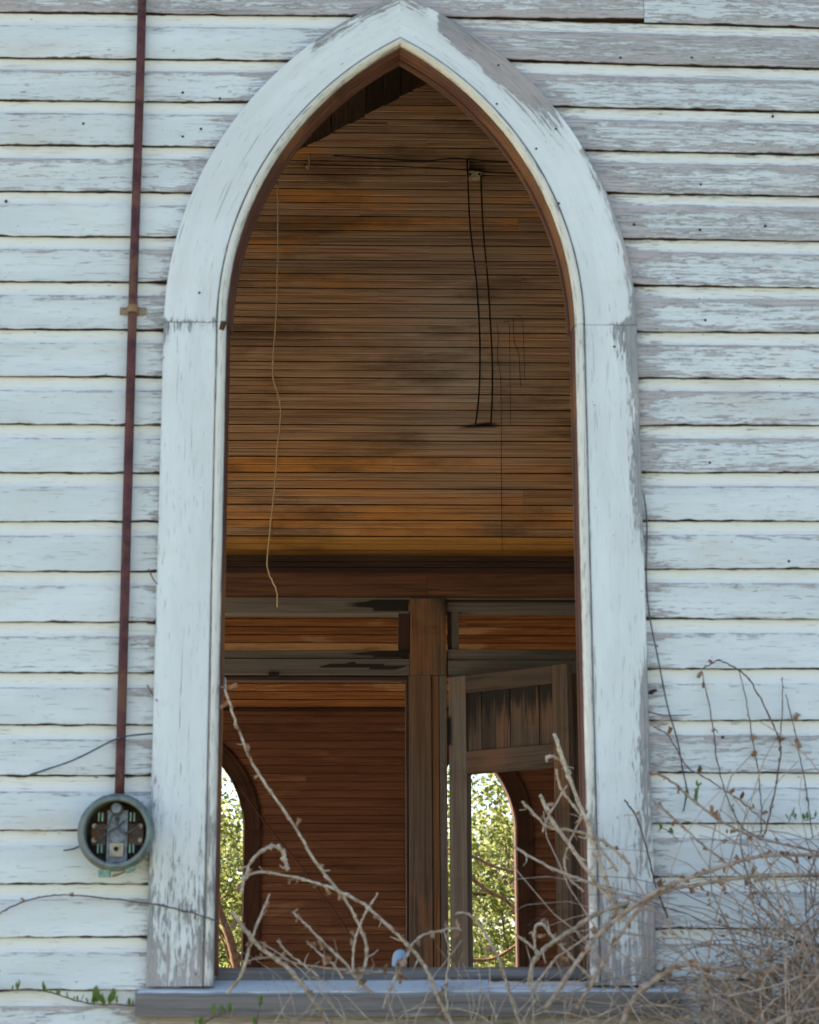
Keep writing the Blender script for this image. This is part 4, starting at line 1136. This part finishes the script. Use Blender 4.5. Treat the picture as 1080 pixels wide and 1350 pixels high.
cane([(0.281,-0.130,1.626),(0.309,-0.130,1.606),(0.341,-0.130,1.581)], 0.0034, 0.004, 'cane', 'short pale cane stub left of the looped cane tip', 0)
cane([(0.471,-0.100,1.627),(0.436,-0.100,1.602),(0.388,-0.100,1.571),(0.359,-0.100,1.537),(0.319,-0.100,1.482)], 0.003, 0.004, 'cane', 'thin cane crossing the looped cane low at the right', 2)
cane([(0.347,-0.200,1.445),(0.444,-0.200,1.581),(0.502,-0.200,1.642),(0.598,-0.200,1.710),(0.656,-0.200,1.741),(0.752,-0.200,1.775),(0.868,-0.200,1.810),(0.963,-0.200,1.818),(1.068,-0.200,1.814)], 0.0070, 0.0055, 'cane_brown', 'thick brown bramble stem arching over the right casing to the frame edge', 22)
cane([(0.424,-0.180,1.445),(0.561,-0.180,1.655),(0.639,-0.180,1.724),(0.754,-0.180,1.748),(0.869,-0.180,1.765),(1.061,-0.180,1.772)], 0.0055, 0.0055, 'cane_brown', 'second brown bramble stem arching just under the thick one', 14)
cane([(0.526,-0.250,1.409),(0.565,-0.250,1.477),(0.641,-0.250,1.532),(0.698,-0.250,1.550),(0.790,-0.250,1.537),(0.921,-0.250,1.532),(1.042,-0.250,1.530)], 0.0085, 0.0075, 'cane_brown', 'thick tan bramble stem curving low over the thicket', 8)
cane([(0.637,-0.130,2.034),(0.685,-0.130,2.009),(0.751,-0.130,1.951),(0.817,-0.130,1.903),(0.903,-0.130,1.865),(1.075,-0.130,1.826)], 0.0040, 0.0035, 'cane_brown', 'brown bramble stem leaving the right casing and falling to the right', 10)
cane([(0.639,-0.130,1.957),(0.692,-0.130,1.912),(0.757,-0.130,1.851),(0.823,-0.130,1.798),(0.897,-0.130,1.732),(0.988,-0.130,1.628)], 0.0034, 0.003, 'cane_brown', 'thin brown stem leaving the right casing below the larger one', 8)
cane([(0.573,-0.060,1.967),(0.601,-0.060,1.928),(0.626,-0.060,1.851),(0.643,-0.060,1.765),(0.675,-0.060,1.669)], 0.0026, 0.003, 'tendril', 'dark thin stem curving down the right casing', 2)
cane([(0.874,-0.200,1.516),(0.796,-0.200,1.462),(0.719,-0.200,1.390)], 0.006, 0.006, 'cane', 'pale broken cane sticking out of the thicket low at the right', 0)
cane([(0.937,-0.220,1.543),(0.981,-0.220,1.497),(1.044,-0.220,1.447)], 0.006, 0.006, 'cane', 'pale broken cane at the thicket near the frame edge', 0)
TG = dict(name='dry_tendril', cat='tendril', group='thin tendrils on the white boards')
cane([(0.794,-0.015,2.313),(0.815,-0.015,2.190),(0.825,-0.015,2.080),(0.847,-0.015,1.982),(0.883,-0.015,1.903),(0.936,-0.015,1.874)], 0.0018, 0.002, 'tendril', 'thin knotted tendril on the white boards, nearest the right casing', 6, **TG)
cane([(0.894,-0.015,2.311),(0.911,-0.015,2.220),(0.921,-0.015,2.130),(0.933,-0.015,2.041),(0.937,-0.015,1.962),(0.932,-0.015,1.883)], 0.0016, 0.002, 'tendril', 'thin straight tendril on the white boards in the middle of three', 3, **TG)
cane([(1.015,-0.015,2.251),(1.029,-0.015,2.180),(1.045,-0.015,2.081),(1.058,-0.015,1.982),(1.068,-0.015,1.874)], 0.0016, 0.002, 'tendril', 'thin straight tendril on the white boards nearest the frame edge', 3, **TG)
cane([(0.791,-0.030,2.313),(0.814,-0.030,2.327),(0.838,-0.030,2.337),(0.878,-0.030,2.319),(0.911,-0.030,2.293),(0.943,-0.030,2.238),(0.979,-0.030,2.154),(0.991,-0.030,2.108),(0.984,-0.030,2.055),(0.962,-0.030,1.960),(0.939,-0.030,1.882)], 0.0021, 0.0028, 'tendril', 'dark tendril arching up and over on the white boards', 3, **TG)
cane([(1.006,-0.020,2.294),(1.005,-0.020,2.240),(0.997,-0.020,2.160),(0.989,-0.020,2.100)], 0.0015, 0.0018, 'tendril', 'fine upright tendril tip above the dark arching tendril', 2, **TG)
cane([(0.661,-0.020,2.163),(0.687,-0.020,2.149),(0.706,-0.020,2.129),(0.744,-0.020,2.060),(0.792,-0.020,2.030),(0.879,-0.020,1.971),(0.946,-0.020,1.912)], 0.0020, 0.0022, 'tendril', 'wavy dark tendril crossing the boards from the right casing', 4, **TG)
cane([(-1.062,-0.020,1.674),(-1.024,-0.020,1.687),(-0.968,-0.020,1.714),(-0.911,-0.020,1.727),(-0.857,-0.020,1.731),(-0.737,-0.020,1.721),(-0.659,-0.020,1.711),(-0.610,-0.030,1.703),(-0.542,-0.035,1.686),(-0.493,-0.035,1.672),(-0.445,-0.030,1.650)], 0.0023, 0.002, 'tendril', 'thorny dark runner trailing across the boards below the meter onto the casing', 14, name='thorny_runner', cat='vine', group=None, scale=0.55)
v = cane([(-1.054,-0.020,1.494),(-1.016,-0.020,1.492),(-0.940,-0.020,1.495),(-0.892,-0.020,1.490),(-0.844,-0.020,1.475),(-0.786,-0.020,1.461),(-0.729,-0.020,1.458),(-0.668,-0.020,1.455)], 0.0022, 0.002, 'tendril', 'green leafed vine creeping along the boards left of the sill', 34, name='leafy_vine', cat='vine', group=None, meshes=GRN, lname='green_leaf', up=True, scale=0.72)
stick_leaves(v, [Vector((-0.7708, -0.0200, 1.4632)), Vector((-0.7554, -0.0200, 1.4594)), Vector((-0.7383, -0.0200, 1.4612))], 7, GRN, 'green_leaf', 1.25, True)
cane([(-0.516,-0.160,1.384),(-0.480,-0.160,1.420),(-0.452,-0.160,1.433),(-0.424,-0.160,1.438)], 0.002, 0.002, 'tendril', 'fresh green sprig poking up under the left end of the sill', 12, name='green_sprig', cat='sprig', group='green sprigs', meshes=GRN, lname='green_leaf', up=True, scale=1.1)
cane([(-0.368,-0.160,1.384),(-0.359,-0.160,1.438),(-0.348,-0.160,1.465)], 0.002, 0.002, 'tendril', 'small green sprig before the sill face', 5, name='green_sprig', cat='sprig', group='green sprigs', meshes=GRN, lname='green_leaf', up=True, scale=0.9)
for pts, lab in (([(0.761,-0.050,1.959),(0.766,-0.050,1.994),(0.768,-0.050,2.005)], 'tiny green sprig on the boards right of the casing'), ([(0.735,-0.050,1.968),(0.738,-0.050,1.982)], 'tiny green sprig beside the larger one right of the casing'),
                 ([(0.999,-0.050,1.910),(1.010,-0.050,1.935),(1.019,-0.050,1.919)], 'tiny green sprig near the last thin tendril'), ([(0.554,-0.100,1.683),(0.563,-0.100,1.690)], 'tiny green sprig before the foot of the right casing'),
                 ([(0.659,-0.060,1.890),(0.674,-0.060,1.895),(0.707,-0.060,1.868)], 'pair of green leaves on the brown stem beside the casing'), ([(1.037,-0.060,1.915),(1.067,-0.060,1.922)], 'tiny green sprig at the frame edge above the thicket')):
    cane(pts, 0.0015, 0.0015, 'tendril', lab, 5, name='green_sprig', cat='sprig', group='green sprigs', meshes=GRN, lname='green_leaf', up=True, scale=0.75)
lf = finish('dead_leaf', leaf_mesh('dead_leaf', 0.032, 0.009, 0.006), 'nail', None, label='single dark dead leaf stuck beside the right casing', cat='leaf')
lf.location = (0.6459, -0.0200, 2.2496)
lf.rotation_euler = (0.9, -0.25, 0.1)
put(tube('twig', [(0.647,-0.028,2.202),(0.678,-0.020,2.195),(0.718,-0.020,2.193),(0.762,-0.020,2.195)], 0.002, 0.0008, 'tendril'), None, 'short dark twig sticking out from the right casing over the boards', 'twig')
put(tube('twig', [(-0.672,-0.020,2.582),(-0.657,-0.020,2.552),(-0.646,-0.028,2.540)], 0.002, 0.0012, 'tendril'), None, 'tiny dark twig at the left edge of the left casing, upper', 'twig')
put(tube('twig', [(-0.667,-0.020,2.272),(-0.649,-0.020,2.242),(-0.638,-0.028,2.227)], 0.002, 0.0012, 'tendril'), None, 'tiny dark twig at the left edge of the left casing, lower', 'twig')
# faded blue lump on the stool
bc = Vector((-0.0060, 0.1000, 1.5533))
rings = []
for k, (rad, z) in enumerate(((0.016, 0.0), (0.019, 0.006), (0.0185, 0.022), (0.0165, 0.034), (0.012, 0.042), (0.005, 0.046))):
    rings.append([(bc.x + 0.003 * k * 0.3 + rad * (1.0 + 0.15 * math.sin(3 * a)) * math.cos(a), bc.y + rad * math.sin(a), 1.5508 + z) for a in [2 * math.pi * q / 14 for q in range(14)]])
put(ring_mesh('blue_cap', rings, 'blue', None, smooth=True), None, 'small faded blue cap standing on the window stool', 'cap')

# ------------------------------------------------------------------ bramble thicket low at the right (nobody could count it)
rd = random.Random(77)
def thicket(name, n, mat, seed, rmin, rmax, xr, hr, lab, cat, base_z=(0.9, 1.25)):
    rd = random.Random(seed)
    verts, faces = [], []
    for _ in range(n):
        x0 = rd.triangular(*xr)
        y0 = rd.uniform(-0.42, -0.04)
        z0 = rd.uniform(*base_z)
        L = rd.uniform(*hr)
        a = rd.uniform(0.15, 2.9)
        bend = rd.uniform(-2.6, 2.6)
        p = Vector((x0, y0, z0))
        pts = [p.copy()]
        seg = 9
        dy = rd.uniform(-0.15, 0.12)
        for k in range(seg):
            a2 = a + bend * k / seg + rd.gauss(0, 0.12)
            p = p + Vector((math.cos(a2), dy, math.sin(a2) * 0.85)) * (L / seg)
            p.y = min(p.y, -0.018 - 0.008 * rd.random())
            pts.append(p.copy())
        r = rd.uniform(rmin, rmax)
        rings = tube_rings(pts, r, r * 0.45, 4)
        b = len(verts)
        for ring in rings:
            verts += ring
        for i in range(len(rings) - 1):
            for j in range(4):
                k2 = (j + 1) % 4
                faces.append((b + i * 4 + j, b + i * 4 + k2, b + (i + 1) * 4 + k2, b + (i + 1) * 4 + j))
    me = bpy.data.meshes.new(name)
    me.from_pydata(verts, [], faces)
    me.uv_layers.new(name='UVMap')
    return finish(name, me, mat, None, True, label=lab, cat=cat, kind='stuff')
thicket('bramble_tangle', 170, 'cane_brown', 5, 0.0012, 0.0028, (0.72, 1.4, 1.05), (0.35, 0.95), 'tangle of thin brown brambles against the white boards right of the window', 'brambles', (1.2, 1.55))
thicket('bramble_twigs', 95, 'tendril', 6, 0.0009, 0.0018, (0.74, 1.35, 1.05), (0.2, 0.6), 'fine dark twigs woven through the brambles right of the window', 'twigs', (1.3, 1.75))
thicket('dry_stalks', 330, 'cane', 7, 0.0009, 0.0028, (0.62, 1.35, 0.95), (0.15, 0.42), 'dense pale dry stalks heaped low right of the sill', 'stalks', (1.12, 1.42))
thicket('dry_stems', 150, 'cane', 9, 0.0009, 0.0022, (-0.5, 0.72, 0.3), (0.15, 0.42), 'sparse thin dry stems before the sill', 'stems', (1.15, 1.36))
# dead leaves and straw caught in the thicket
def litter(name, n, mat, seed, box_, size, lab, cat):
    rd = random.Random(seed)
    vs2, fs2 = [], []
    for _ in range(n):
        p = Vector((rd.triangular(*box_[0]), rd.uniform(*box_[1]), rd.triangular(*box_[2])))
        d = Vector((rd.gauss(0, 1), rd.gauss(0, 0.5), rd.gauss(0, 1))).normalized()
        s = d.cross(Vector((rd.gauss(0, 1), rd.gauss(0, 1), rd.gauss(0, 1)))).normalized()
        L = size * rd.uniform(0.4, 1.5)
        b = len(vs2)
        vs2 += [tuple(p), tuple(p + d * L * 0.5 + s * L * 0.22), tuple(p + d * L), tuple(p + d * L * 0.5 - s * L * 0.22)]
        fs2.append((b, b + 1, b + 2, b + 3))
    me = bpy.data.meshes.new(name)
    me.from_pydata(vs2, [], fs2)
    me.uv_layers.new(name='UVMap')
    return finish(name, me, mat, None, False, label=lab, cat=cat, kind='stuff')
litter('dead_leaves', 1500, 'dry_leaf', 31, ((0.60, 1.35, 0.95), (-0.40, -0.03), (1.25, 1.66, 1.36)), 0.018, 'small brown dead leaves caught in the brambles', 'dead leaves')
litter('scattered_leaves', 220, 'dry_leaf', 32, ((0.64, 1.3, 0.85), (-0.22, -0.02), (1.5, 2.0, 1.62)), 0.013, 'few crisp leaves clinging to the upper bramble twigs', 'dead leaves')
litter('green_shoots', 90, 'green_leaf', 33, ((0.8, 1.3, 1.1), (-0.30, -0.03), (1.3, 1.5, 1.4)), 0.018, 'faint green shoots low in the thicket', 'shoots')
